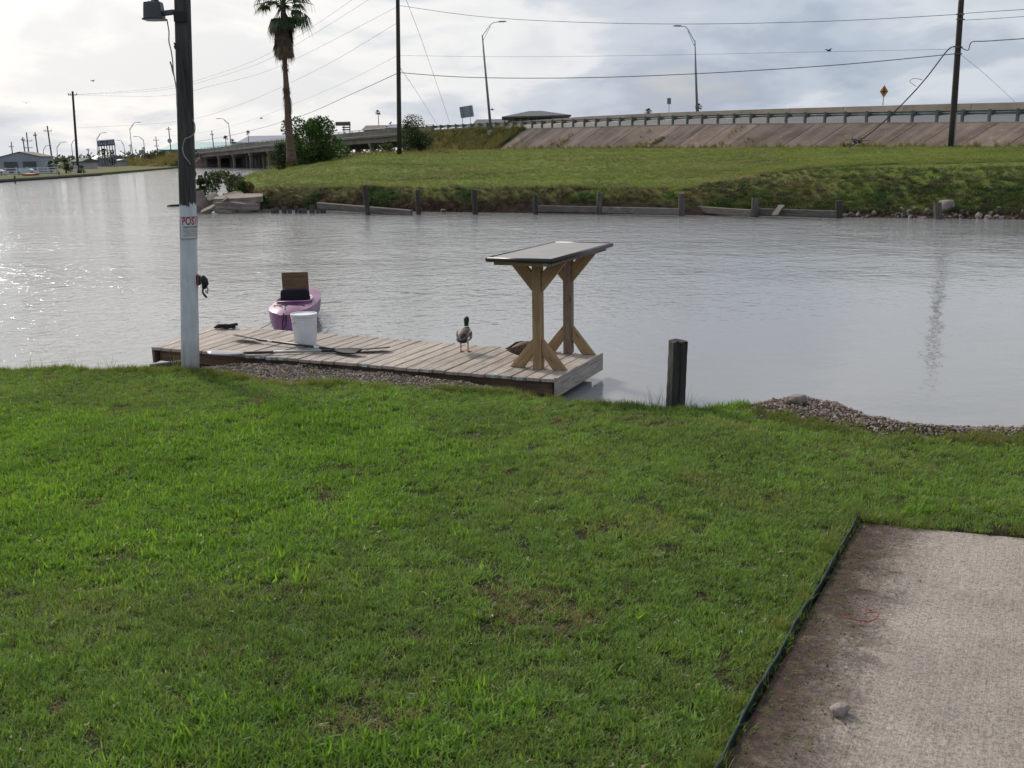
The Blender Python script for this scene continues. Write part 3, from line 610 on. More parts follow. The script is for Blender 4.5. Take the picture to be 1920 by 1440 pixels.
def lawn():
    N = 330000
    y = RNG.uniform(1.6, 11.4, N); x = RNG.uniform(-7.6, 6.4, N)
    keep = (np.abs(x) < 0.52 * y + 1.3) & (y < gedge_y(x) + RNG.normal(0, .045, N))
    jag = 0.07 * np.sin(x * 9.0) + 0.06 * np.sin(x * 23.0 + 1) + 0.03 * np.sin(x * 51.0)
    inslab = (slab_side(x, y) > -0.012) & (below_top(x, y) > RNG.normal(-0.03, .04, N) + jag * (slab_side(x, y) > .12))
    keep &= ~inslab
    dens = np.interp(y, [2, 3.5, 6, 11], [1.0, 1.0, 0.72, 0.55]); keep &= RNG.random(N) < dens
    x, y = x[keep], y[keep]; P = np.stack([x, y], 1)
    n1 = fn(P, 1.0, 3.3); n2 = fn(P, 3.2, 8.1); n3 = fn(P, 0.55, 5.2)
    # bare, thin and coarse patches
    thin = (n1 + 0.6 * n2) < -0.80
    k2 = ~(thin & (RNG.random(len(x)) < 0.35)); x, y, n1, n2, n3, thin = x[k2], y[k2], n1[k2], n2[k2], n3[k2], thin[k2]
    n4 = fn(np.stack([x, y], 1), 10.0, 6.6); k3 = n4 > RNG.uniform(-.72, -.18, len(x)); x, y, n1, n2, n3, thin, n4 = x[k3], y[k3], n1[k3], n2[k3], n3[k3], thin[k3], n4[k3]
    left = smooth(0.6, -1.6, x) * smooth(3.6, 5.2, y) * smooth(9.8, 7.5, y)
    left2 = smooth(3.9, 3.2, y) * smooth(-1.6, -1.1, x) * smooth(0.4, -0.3, x)
    coarse = (left * 0.75 + left2 * 0.55 + n3 * 0.3 + n2 * .25) > RNG.uniform(0.25, 0.80, len(x))
    dry = (n1 * 0.7 + n2 * 0.5 + 0.22 * smooth(5.2, 3.2, y) * (1 - left2) - left * .3) > RNG.uniform(0.32, 1.3, len(x))
    idx = RNG.integers(0, 5, len(x)); idx = np.where(coarse, RNG.integers(5, 9, len(x)), idx)
    idx = np.where((dry & ~coarse) | (thin & (RNG.random(len(x)) < .55)), RNG.integers(9, 12, len(x)), idx)
    z = ground_z(x, y); s = RNG.uniform(.7, 1.2, len(x)) * (1 + .25 * np.clip(n2, -.6, .8)) * (1 + .30 * np.clip(n4, -.5, .7))
    rot = np.stack([RNG.normal(0, .18, len(x)), RNG.normal(0, .18, len(x)), RNG.uniform(0, 6.28, len(x))], 1)
    scl = np.stack([s, s, s * RNG.uniform(.75, 1.2, len(x))], 1)
    scatter('lawn_grass', np.stack([x, y, z], 1), rot, scl, idx, TUFTS, 'mown green lawn with dry patches running down to the canal')
    # taller fringe along the water, the slab and the gravel
    px, py = [], []
    for _ in range(5200):
        xx = RNG.uniform(-7.5, 5.5); yy = gedge_y(xx) + RNG.normal(0.0, .07)
        if fn([(xx, yy)], 1.7, 2.2)[0] > -.05 or RNG.random() < .25: px.append(xx); py.append(yy)
    for _ in range(160):
        u = RNG.random() ** .9 * 1.7;
        if fn([(u * 2, 0)], 3.0, 4.4)[0] < RNG.uniform(-.5, .3): continue
        q = K.to_2d() + TDIR * (u - .05); d_ = abs(RNG.normal(0, .09)); px.append(q.x + d_ * .3); py.append(q.y + d_ - .03)
    for _ in range(150):
        u = RNG.random() * 3.4; q = E0.to_2d() + EDIR * u; nrm = Vector((-EDIR.y, EDIR.x)); nrm = nrm if slab_side(q.x + nrm.x, q.y + nrm.y) > 0 else -nrm
        o_ = RNG.normal(-.035, .035); px.append(q.x + nrm.x * o_); py.append(q.y + nrm.y * o_)
    px, py = np.array(px), np.array(py); n = len(px); s = RNG.uniform(.25, .72, n)
    scatter('fringe_grass', np.stack([px, py, ground_z(px, py)], 1), np.stack([RNG.normal(0, .2, n), RNG.normal(0, .2, n), RNG.uniform(0, 6.28, n)], 1), np.stack([s, s, s], 1), RNG.integers(12, 15, n), TUFTS, 'taller unmown grass along the lawn edges')
lawn()
def pebble(mat, seed):
    bm = bmesh.new(); bmesh.ops.create_icosphere(bm, subdivisions=1, radius=0.5); rs = random.Random(seed)
    for v_ in bm.verts: v_.co *= rs.uniform(.75, 1.15); v_.co.z *= .62
    me = bpy.data.meshes.new('pebble'); bm.to_mesh(me); bm.free(); me.materials.append(mat); return me
PEB = hidden_coll('pebbles', [pebble(MT['gravel'], i) for i in range(6)])
def gravel():
    N = 170000; x = RNG.uniform(-4.4, 5.6, N); y = RNG.uniform(5.8, 11.6, N)
    ge, ee = gedge_y(x), edge_y(x); keep = (y > ge - .05 - RNG.exponential(.03, N)) & (y < ee + .35) & (((x > -3.3) & (x < .42)) | (x > 1.75))
    x, y = x[keep], y[keep]; n = len(x); s = RNG.lognormal(math.log(.0125), .45, n); s = np.clip(s, .005, .05)
    scatter('gravel', np.stack([x, y, nz(x, y) + s * .18], 1), RNG.uniform(0, 6.28, (n, 3)) * np.array([.15, .15, 1]), np.stack([s, s, s], 1), RNG.integers(0, 6, n), PEB, 'pinkish shell gravel between lawn and water')
    N = 2600; u = RNG.random(N) * 3.6; o_ = np.abs(RNG.normal(.13, .12, N)); nr = np.array((-EDIR.y, EDIR.x)); nr = nr if slab_side(E0.x + nr[0], E0.y + nr[1]) > 0 else -nr
    x = E0.x + EDIR.x * u + nr[0] * o_; y = E0.y + EDIR.y * u + nr[1] * o_; s = np.clip(RNG.lognormal(math.log(.0032), .55, N), .0012, .010)
    z = nbase(x, y) - .006
    scatter('dirt_crumbs', np.stack([x, y, z + s * .15], 1), RNG.uniform(0, 6.28, (N, 3)), np.stack([s, s, s], 1), RNG.integers(0, 6, N), hidden_coll('crumbs', [pebble(MT['soil'], 20 + i) for i in range(6)]), 'brown dirt crumbs along the slab edge')
gravel()
def straw():
    n = 420; u = RNG.random(n) * 3.4; o_ = np.abs(RNG.normal(.10, .12, n)) + .02; nr = np.array((-EDIR.y, EDIR.x)); nr = nr if slab_side(E0.x + nr[0], E0.y + nr[1]) > 0 else -nr
    x = E0.x + EDIR.x * u + nr[0] * o_; y = E0.y + EDIR.y * u + nr[1] * o_; s = RNG.uniform(.25, .6, n)
    scatter('dry_straw', np.stack([x, y, nbase(x, y) - .004], 1), np.stack([RNG.normal(0, .1, n), RNG.normal(0, .1, n), RNG.uniform(0, 6.28, n)], 1), np.stack([s, s, s * .3], 1), np.where(RNG.random(n) < .72, RNG.integers(9, 12, n), RNG.integers(0, 5, n)), TUFTS, 'bits of dry grass lying on the dirty slab edge')
straw()
def litter():
    n = 900; y = RNG.uniform(2.4, 9.5, n); x = RNG.uniform(-1, 1, n) * (0.5 * y + .8); k = (y < gedge_y(x)) & (slab_side(x, y) < -.05); x, y = x[k], y[k]; n = len(x); s = RNG.uniform(.2, .5, n)
    m = []
    for i in range(3):
        q = MB(); rs = random.Random(70 + i)
        for _ in range(3): leaf_bit(q, rs)
        m.append(q.mesh('litter', MT['litter'], fix=False))
    scatter('lawn_litter', np.stack([x, y, ground_z(x, y) + .022], 1), np.stack([RNG.normal(0, .4, n), RNG.normal(0, .4, n), RNG.uniform(0, 6.28, n)], 1), np.stack([s, s, s], 1), RNG.integers(0, 3, n), hidden_coll('litterbits', m), 'pale dry clippings scattered on the lawn')
def leaf_bit(q, rs):
    c = Vector((rs.uniform(-.03, .03), rs.uniform(-.03, .03), 0)); a = rs.random() * 6.28; d = Vector((math.cos(a), math.sin(a), .2)) * .03; w = Vector((-math.sin(a), math.cos(a), 0)) * .006
    b = len(q.v); q.v += [tuple(c - d), tuple(c + w), tuple(c + d), tuple(c - w)]; q.f.append((b, b + 1, b + 2, b + 3))
MT['litter'] = leafy('dry clipping', (0.42, 0.36, 0.24), (0.28, 0.20, 0.11), trans=0.2, wscale=3, vary=.3)
litter()
def edge_weeds():
    ws = hidden_coll('wisps', [tuft(5, .03, .14, .30, .0035, .5, .7, MT['weedgrass'], 4) for _ in range(2)] + [tuft(26, .06, .05, .13, .012, .8, .8, MT['blade_broad']) for _ in range(2)])
    pts, idx, s = [], [], []
    for px, py, k in [(60, 693, 0), (76, 692, 0), (132, 689, 0), (146, 690, 0), (188, 694, 0), (205, 695, 0), (585, 724, 0), (1222, 770, 0), (1236, 771, 0), (1288, 771, 0), (1304, 771, 0), (1325, 771, 0), (330, 697, 0), (383, 700, 2)] + [(x_, 772 + random.uniform(-3, 3), 2) for x_ in range(1330, 1400, 6)] + [(x_, 757 + random.uniform(-4, 3), 2) for x_ in range(1085, 1150, 6)] + [(x_, 722 + random.uniform(-4, 5), 2) for x_ in range(590, 740, 13)] + [(x_, 1000 + random.uniform(-6, 4), 2) for x_ in (1700, 1722, 1740, 1790, 1850)]:
        for _ in range(2):
            p = G(px + random.uniform(-4, 4), py, 0.0); pts.append((p.x, p.y, float(nz(p.x, p.y)))); idx.append(k + RNG.integers(0, 2)); s.append(RNG.uniform(.6, 1.1) * (.75 if k else 1))
    n = len(pts); s = np.array(s); scatter('edge_weeds', pts, np.stack([RNG.normal(0, .12, n), RNG.normal(0, .12, n), RNG.uniform(0, 6.28, n)], 1), np.stack([s, s, s], 1), idx, ws, 'wispy stems and leafy weeds along the water edge')
edge_weeds()

# ================================================================= NEAR THINGS
DA = math.atan2(-2.02, 4.44)                                       # dock runs this way
DU = Vector((math.cos(DA), math.sin(DA), 0)); DV = Vector((-math.sin(DA), math.cos(DA), 0))
DZ = 0.03; DORG = Vector((0.40, 9.37, 0)); DLEN, DWID = 4.98, 1.27
def dk(u, v, z=0.0): return Vector((u, v, z))
def dock():
    r = thing('dock', 'small weathered plank dock along the canal edge', 'dock', DORG, DA)
    n = 34; pitch = DLEN / n; meshes = []
    for k in range(6):
        L_ = DWID + random.uniform(-.012, .02); meshes.append(MB().box((0, 0, 0), (L_, pitch - .012, .034)).mesh('plank', MT['deck'], bevel=.004))
    tags = {1, 6, 9, 10, 11, 12, 19, 24, 29, 30, 31, 3}
    fanang = [14, 11.2, 8.6, 6.2, 4.0, 2.2, 1.0, 0]
    def bound(j, side):                                             # edge line of a plank: near end, far end
        d_ = R(fanang[j]) if j < 8 else 0; N_ = Vector((-DLEN + j * pitch + side * .006, 0)); L_ = DWID * (1 + .16 * (1 - j / n)); return N_, N_ + Vector((-math.sin(d_), math.cos(d_))) * L_
    for i in range(n):
        k_ = 1 + .16 * (1 - i / n)
        if i < 7:                                                    # boards fanned out and tapered at the left end
            (a0, a1), (b0, b1) = bound(i, 1), bound(i + 1, -1); c_ = (a0 + a1 + b0 + b1) / 4; rz_ = math.atan2(a1.y - a0.y, a1.x - a0.x); ca, sa = math.cos(-rz_), math.sin(-rz_)
            loc2 = [((q - c_).x * ca - (q - c_).y * sa, (q - c_).x * sa + (q - c_).y * ca) for q in (a0, b0, b1, a1)]
            o = MB().prism(loc2, .034, Matrix.Translation((0, 0, -.017))).build('plank', MT['deck'], None, bevel=.004); o.parent = r; ORG[o] = Vector((0, 0, 0)); o.location = (c_.x, c_.y, DZ - .017 + random.uniform(-.002, .002)); o.rotation_euler = (0, 0, rz_); end_x = min(q[0] for q in loc2)
        else:
            o = bpy.data.objects.new('plank', random.choice(meshes)); COL.objects.link(o); o.parent = r; ORG[o] = Vector((0, 0, 0)); o.scale.x = k_
            o.location = (-DLEN + (i + .5) * pitch, DWID / 2 * k_ + random.uniform(-.012, .012), DZ - .017 + random.uniform(-.003, .003))
            o.rotation_euler = (random.uniform(-.01, .01), random.uniform(-.003, .003), math.pi / 2 + random.uniform(-.006, .006))
        for q_ in (-.44, 0, .44):
            for w_ in (-.035, .035): MB().tube([(q_ * DWID * (1 if i >= 7 else k_), w_, .0165), (q_ * DWID * (1 if i >= 7 else k_), w_, .0185)], .005, 6).build('screw', MT['darkedge'], o)
        if i in tags:
            t_ = MB().box((-(DWID / 2 + .012), random.uniform(-.02, .02), 0), (.004, .062, .026)).build('lumber_tag', MT['tagblue'], o)
    for v in (0.10, DWID / 2, DWID - .1): timber('joist', dk(-DLEN + .03, v * 1.16, DZ - .107), dk(-.05, v, DZ - .107), .04, .14, MT['deck_dark'], r)
    timber('end_board', dk(.021, -.01, DZ - .072), dk(.021, DWID + .02, DZ - .072), .038, .185, MT['deck'], r)
    timber('end_board', dk(-DLEN + .02, .01, DZ - .11), dk(-DLEN + .02 - math.sin(R(14)) * DWID * 1.15, DWID * 1.13, DZ - .11), .036, .15, MT['deck_dark'], r)
    for u, v in ((-DLEN + .22, .17), (-DLEN + .22, DWID - .17), (-.28, .17), (-.28, DWID - .17), (-2.5, DWID - .17)):
        timber('post', dk(u, v, -1.0), dk(u, v, DZ - .04), .13, .13, MT['pine_grey'], r)
    return r
dock()
def on_dock(px, py, z=DZ):
    return G(px, py, z)

def cleaning_table():
    c = Vector((0.44, 10.27, DZ)); TZ = 1.125
    r = thing('cleaning_table', 'fish cleaning table with grey top on two braced timber posts at dock end', 'table', c, DA)
    hw, hl = .325, .86                                             # half width (along dock), half length (across)
    # laminate top with rolled dark edge
    pts = []
    top = MB(); top.box((0, 0, TZ), (2 * hw - .03, 2 * hl - .03, .028)); top.build('top', MT['laminate'], r, bevel=.004)
    e = MB()
    for a, b in (((-hw, -hl), (hw, -hl)), ((hw, -hl), (hw, hl)), ((hw, hl), (-hw, hl)), ((-hw, hl), (-hw, -hl))):
        e.tube([(*a, TZ - .004), (*b, TZ - .004)], .024, 12)
    e.build('edge_trim', MT['darkedge'], r, smooth=True)
    for v in (-hl + .07, hl - .07): timber('apron', (-hw + .04, v, TZ - .038), (hw - .04, v, TZ - .038), .036, .045, MT['pine'], r)
    for u in (-hw + .05, hw - .05): timber('apron', (u, -hl + .09, TZ - .038), (u, hl - .09, TZ - .038), .036, .045, MT['pine_grey'], r)
    MB().box((hw - .08, -hl + .048, TZ - .036), (.055, .004, .024)).build('lumber_tag', MT['tagblue'], r)
    dv = .415
    for sgn, mat in ((-1, MT['pine']), (1, MT['pine_grey'])):
        v = sgn * dv; timber('post', (0, v, 0), (0, v, TZ - .062), .09, .09, mat, r)
        for du in (-1, 1):
            for nm, poly in (('top_brace', [(.046, TZ - .36), (.046, TZ - .17), (.15, TZ - .063), (.30, TZ - .063)]), ('foot_brace', [(.046, .31), (.046, .155), (.155, .002), (.305, .002)])):
                ang = math.atan2(poly[3][1] - poly[0][1], poly[3][0] - poly[0][0]); ca, sa = math.cos(-ang), math.sin(-ang)
                p2 = [((x - .17) * ca - (z - poly[0][1]) * sa, (x - .17) * sa + (z - poly[0][1]) * ca) for x, z in poly]
                m = MB(); m.prism(p2, .044, Matrix.Translation((0, .022, 0)) @ Matrix.Rotation(R(90), 4, 'X')); o = m.build(nm, MT['pine'], r, bevel=.003)
                o.matrix_local = Matrix.Translation((du * .17, v, poly[0][1])) @ (Matrix.Rotation(math.pi, 4, 'Z') if du < 0 else Matrix.Identity(4)) @ Matrix.Rotation(-ang, 4, 'Y')
cleaning_table()

# --- white based yard pole, lamp, sign, cables, winch
PB = G(357, 693, 0.0); PY = PB.y
def pole_axis(py): return D(np.interp(py, [-80, 0, 400, 693], [340, 342, 352.5, 357]), py, PY)
t = NT('painted pole'); v = t.coord('Object', (16, 16, .8)); f = t.noise(v, 2.4, 6, 0.65); wd = t.ramp(f, [(0.32, (0.024, 0.022, 0.020)), (0.64, (0.086, 0.079, 0.073))])
sx = t.n('ShaderNodeSeparateXYZ'); t.link(t.n('ShaderNodeTexCoord').outputs['Object'], sx.inputs[0])
rag = t.noise(t.coord('Object', (26, 26, 5)), 1.4, 5, 0.7); zpaint = float(pole_axis(386).z - PB.z)
pk = t.ramp(t.math('ADD', t.math('MULTIPLY', t.math('SUBTRACT', sx.outputs[2], zpaint), 1.0), t.math('ADD', t.math('MULTIPLY', rag, 0.22), 0.39)), [(0.50, 1), (0.515, 0)])
chip = t.ramp(t.noise(t.coord('Object', (30, 30, 14)), 1.5, 5, 0.7), [(0.30, 0), (0.33, 1)]); drip = t.ramp(t.noise(t.coord('Object', (30, 30, 2.5), loc=(3, 1, 0)), 1.2, 5, 0.7), [(0.66, 0), (0.68, 0.55)])
band = t.ramp(sx.outputs[2], [(zpaint / 10, 1), ((zpaint + .45) / 10, 0)]); 
pw = t.ramp(t.noise(t.coord('Object', (3, 3, 1.2)), 2.5, 5, 0.6), [(0.33, (0.52, 0.52, 0.545)), (0.62, (0.66, 0.66, 0.69))])
stn = t.noise(t.coord('Object', (9, 9, 1.1)), 2.2, 5, 0.7); low = t.ramp(t.math('ADD', sx.outputs[2], t.math('MULTIPLY', stn, 0.5)), [(0.26, 0.75), (0.62, 0)]); pw = t.mix(low, pw, (0.20, 0.165, 0.125)); pw = t.mix(t.ramp(stn, [(0.55, 0), (0.75, 0.35)]), pw, (0.36, 0.35, 0.34))
c = t.mix(t.math('MULTIPLY', pk, chip), wd, pw)
MT['pole'] = t.done(t.bsdf(c, 0.8, t.bump(f, 0.5, 0.008), spec=0.25))
pole = thing('yard_pole', 'dark wooden yard pole with its lower part painted white', 'pole', PB, world=True)
m = MB(); ys_ = [720, 693, 600, 500, 400, 300, 200, 100, 0, -80]
m.tube([pole_axis(y) for y in ys_], [float(np.interp(y, [-80, 0, 400, 693, 720], [.074, .076, .083, .092, .094])) for y in ys_], 28); m.build('shaft', MT['pole'], pole, smooth=True)
pt = pole_axis(31)
MB().box(pt + Vector((0.005, -.083, -.01)), (.135, .02, .10)).build('mounting_plate', MT['blackrub'], pole, bevel=.005)
for k, (px, py) in enumerate(((331, 84), (334, 90))):
    MB().tube([pole_axis(py) + Vector((-.055, -.07, 0)), pole_axis(py) + Vector((-.06, -.095, .01)), pole_axis(py) + Vector((-.05, -.10, -.02))], .006, 6).build('cable_staple', MT['black'], pole)
def security_light():
    a, b = D(276, 37, PY), D(319, 5, PY); w = b.x - a.x; c = Vector((D(291.5, 37, PY).x, PY - .02, a.z))
    r = thing('security_light', 'grey box shaped security lamp on arm of the yard pole', 'lamp', c, world=True)
    h = .158; m = MB(); rings = []
    for z, k, kx in ((0, 1.0, 1), (.02, .99, 1), (h * .6, .93, 1), (h - .012, .88, 1), (h, .82, 1)):
        rings.append([c + Vector((x * .088 * k, y * .09 * k, z)) for x, y in ((-1, -.75), (-.35, -1), (.6, -1), (1, -.7), (1, .7), (.6, 1), (-.35, 1), (-1, .75))])
    m.loft(rings); m.build('housing', MT['lamphead'], r, bevel=.004)
    m = MB(); m.loft([[c + Vector((x * .098, y * .10, z)) for x, y in ((-1, -.75), (-.35, -1), (.6, -1), (1, -.7), (1, .7), (.6, 1), (-.35, 1), (-1, .75))] for z in (-.008, .006)]); m.build('brim', MT['black'], r)
    m = MB(); m.beam(c + Vector((.07, 0, .05)), Vector((pt.x - .06, PY - .05, c.z + .06)), .05, .045); m.build('arm', MT['lamphead'], r, bevel=.006)
    m = MB(); m.lathe([(.034, 0), (.036, .01), (.034, .022)], 18, c + Vector((.018, 0, h))); m.build('socket', MT['black'], r)
    m = MB(); m.lathe([(.026, .022), (.026, .06), (.02, .075)], 18, c + Vector((.018, 0, h))); m.build('photocell', MT['rope'], r, smooth=True)
security_light()
def cable(name, label, pts, rad=.006, mat='cable', dy=0.0):
    P_ = [D(px, py, PY) + Vector((0, -d, 0)) for px, py, d in pts]; m = MB(); Q = []
    for i in range(len(P_) - 1):
        for k in range(6):
            p0, p1, p2, p3 = P_[max(i - 1, 0)], P_[i], P_[i + 1], P_[min(i + 2, len(P_) - 1)]; u = k / 6
            Q.append(.5 * ((2 * p1) + (p2 - p0) * u + (2 * p0 - 5 * p1 + 4 * p2 - p3) * u * u + (3 * p1 - p0 - 3 * p2 + p3) * u ** 3))
    Q.append(P_[-1]); m.tube(Q, rad, 8); o = m.build(name, MT[mat], loc=P_[0], smooth=True); return tag(o, label, 'cable')
cable('lamp_cable', 'pale cable dropping from the lamp down the left of the pole', [(314, 36, .02), (318, 60, .02), (318, 78, .02), (322, 95, .02), (325, 115, .02), (327, 135, .03), (332, 150, .07), (336, 170, .085), (337, 195, .088), (338, 208, .089)])
cable('loose_cable', 'pale cable looping off the right of the dark pole', [(361, 222, .02), (367, 235, .03), (367, 250, .05), (361, 257, .085), (352, 262, .09), (348, 278, .092), (351, 292, .092), (357, 300, .092), (361, 308, .07)])
cable('cut_cable', 'short dark cable end sticking out above the pale cable', [(320, 116, .02), (323, 124, .02), (325, 134, .02), (328, 142, .03)], .007, 'black')
def posted_sign():
    top, bot = pole_axis(405), pole_axis(448); c = (top + bot) / 2; rad = .0895; hh = (top - bot).length
    r = thing('posted_sign', 'white sign with red POSTED lettering wrapped round the pole', 'sign', c, world=True)
    ax = (top - bot).normalized(); ox = Vector((1, 0, 0)); oy = Vector((0, -1, 0))
    view = math.atan2(-c.x, c.y)
    def wrap(s, z, dr=0.0):                                         # s metres along the paper from the pole face
        a = s / rad + math.atan2(c.x, c.y) * -1.0
        a = s / rad - math.atan2(-c.x, c.y) * 0
        th = a + math.atan2(c.x, c.y) * -1
        return c + ax * z + (ox * math.sin(th) + oy * math.cos(th)) * (rad + dr)
    s0, s1 = -1.12 * rad, 2.95 * rad
    def strip(sa, sb, za, zb_, dr, n=24, thick=.0015):
        m = MB(); rows = []
        for i in range(n + 1):
            s = sa + (sb - sa) * i / n; rows.append((wrap(s, za, dr), wrap(s, zb_, dr), wrap(s, zb_, dr - thick), wrap(s, za, dr - thick)))
        m.loft(rows); return m
    strip(s0, s1, -hh / 2, hh / 2, 0).build('sheet', MT['white'], r)
    bw = .005
    for a in ((s0 + .004, s1 - .004, hh / 2 - .004 - bw, hh / 2 - .004), (s0 + .004, s1 - .004, -hh / 2 + .004, -hh / 2 + .004 + bw), (s0 + .004, s0 + .004 + bw, -hh / 2 + .011, hh / 2 - .011), (s1 - .004 - bw, s1 - .004, -hh / 2 + .011, hh / 2 - .011)):
        strip(*a, .0012, 24 if a[1] - a[0] > .02 else 2, .001).build('border', MT['red'], r)
    def line(txt, size, z, mat, sx_=1.0, start=None, bold=0.0, nm='lettering'):
        vs, fs = text_mesh(txt, size, bold=bold); wd_ = max(v[0] for v in vs) * sx_
        st = start if start is not None else (s0 + s1) / 2 - wd_ / 2
        m = MB(); m.add([wrap(st + v[0] * sx_, z + v[1], .0016) for v in vs], fs); m.build(nm, mat, r, fix=False)
    line('POSTED', .108, hh * .14, MT['red'], .66, -.72 * rad, .0022)
    line('PRIVATE PROPERTY', .023, hh * .00, MT['signnavy'], .95, -.52 * rad, .0006)
    line('HUNTING, FISHING, TRAPPING OR', .015, -hh * .105, MT['red'], .86, -.60 * rad)
    line('TRESPASSING FOR ANY PURPOSE', .015, -hh * .185, MT['red'], .86, -.55 * rad)
    line('IS STRICTLY FORBIDDEN', .015, -hh * .265, MT['red'], .86, -.28 * rad)
    line('VIOLATORS WILL BE PROSECUTED', .014, -hh * .345, MT['signnavy'], .86, -.56 * rad)
posted_sign()
def winch():
    c = D(372, 528, PY)
    r = thing('hand_winch', 'black hand winch with hook strapped to the side of the white pole', 'winch', c, world=True)
    m = MB(); q = lambda px, py, d=0: D(px, py, PY) + Vector((0, -d, 0))
    m.box(q(372, 525), (.045, .06, .10)); m.build('bracket', MT['black'], r, bevel=.008)
    m = MB(); m.tube([q(380, 517), q(383, 524), q(385, 532), q(382, 541)], [.016, .034, .036, .018], 12); m.build('drum', MT['blackrub'], r, smooth=True)
    m = MB(); m.tube([q(381, 538), q(380, 548), q(384, 554), q(388, 558)], [.010, .010, .013, .010], 8); m.build('handle', MT['black'], r, smooth=True)
    m = MB(); m.tube([q(387, 536), q(390, 543), q(389, 550), q(386, 548), q(386, 544)], .006, 7); m.build('hook', MT['black'], r, smooth=True)
    m = MB(); m.beam(q(373, 513, .032), q(373, 536, .032), .008, .008); m.build('strap', MT['orange'], r)
winch()

# --- bucket
def bucket():
    p = G(573.5, 648, DZ); r = thing('bucket', 'white plastic bucket with lid standing on the dock', 'bucket', p)
    MB().lathe([(.112, 0), (.120, .004), (.127, .08), (.139, .275), (.141, .28), (.141, .318), (.1465, .318), (.1465, .325), (.142, .328), (.142, .348)], 32).build('body', MT['whiteplastic'], r, smooth=False)
    MB().lathe([(.150, .338), (.152, .345), (.152, .366), (.148, .372), (.136, .372), (.132, .362), (.002, .362)], 32).build('lid', MT['whiteplastic'], r)
    m = MB(); m.tube([(.148 * math.cos(a), .148 * math.sin(a) - .0, .30 - .10 * math.sin((a - R(60)) % math.pi)) for a in np.linspace(R(62), R(238), 18)], .003, 6); m.build('handle', MT['galv'], r)
    for o in r.children: pass
bucket()
# --- paddles
def paddle(name, label, a, b, shaft, bands, tilt):
    a = Vector(a); b = Vector(b); d = (b - a); L_ = d.length; c = (a + b) / 2
    r = thing(name, label, 'paddle', (c.x, c.y, c.z)); r.rotation_euler = (0, 0, math.atan2(d.y, d.x))
    bl = .44
    MB().tube([(-L_ / 2 + bl - .06, 0, 0), (L_ / 2 - bl + .06, 0, 0)], .0145, 12).build('shaft', MT[shaft], r, smooth=True)
    for s in (-1, 1):
        m = MB(); rings = []
        for u, w in ((0, .016), (.05, .03), (.12, .06), (.22, .082), (.33, .085), (.40, .075), (.44, .045)):
            x = s * (L_ / 2 - bl + u); z = .018 * (u / bl) ** 2 * (1 if tilt else .2)
            rings.append([(x, -w, z), (x, -w * .5, z + .004), (x, 0, z + .011), (x, w * .5, z + .004), (x, w, z), (x, 0, z - .004)])
        m.loft(rings if s > 0 else rings[::-1]); o = m.build('blade', MT['bladeblack'] if shaft == 'black' else MT['greyplastic'] if s < 0 else MT['bladeblack'], r, smooth=True)
        o.rotation_euler.x = tilt * s
    for x, w in bands:
        MB().tube([(x - w, 0, 0), (x + w, 0, 0)], .016, 12).build('band', MT['white'] if w < .1 else MT['black'], r)
paddle('paddle', 'black kayak paddle with white bands lying beside the bucket', G(441, 632, DZ + .035), G(676, 661, DZ + .045), 'black', [(-.40, .035), (.35, .04)], .25)
paddle('paddle', 'grey shafted kayak paddle lying along the near dock edge', G(390, 664, DZ + .025), G(731, 654, DZ + .03), 'greyplastic', [(-.44, .16), (.34, .10)], -.15)
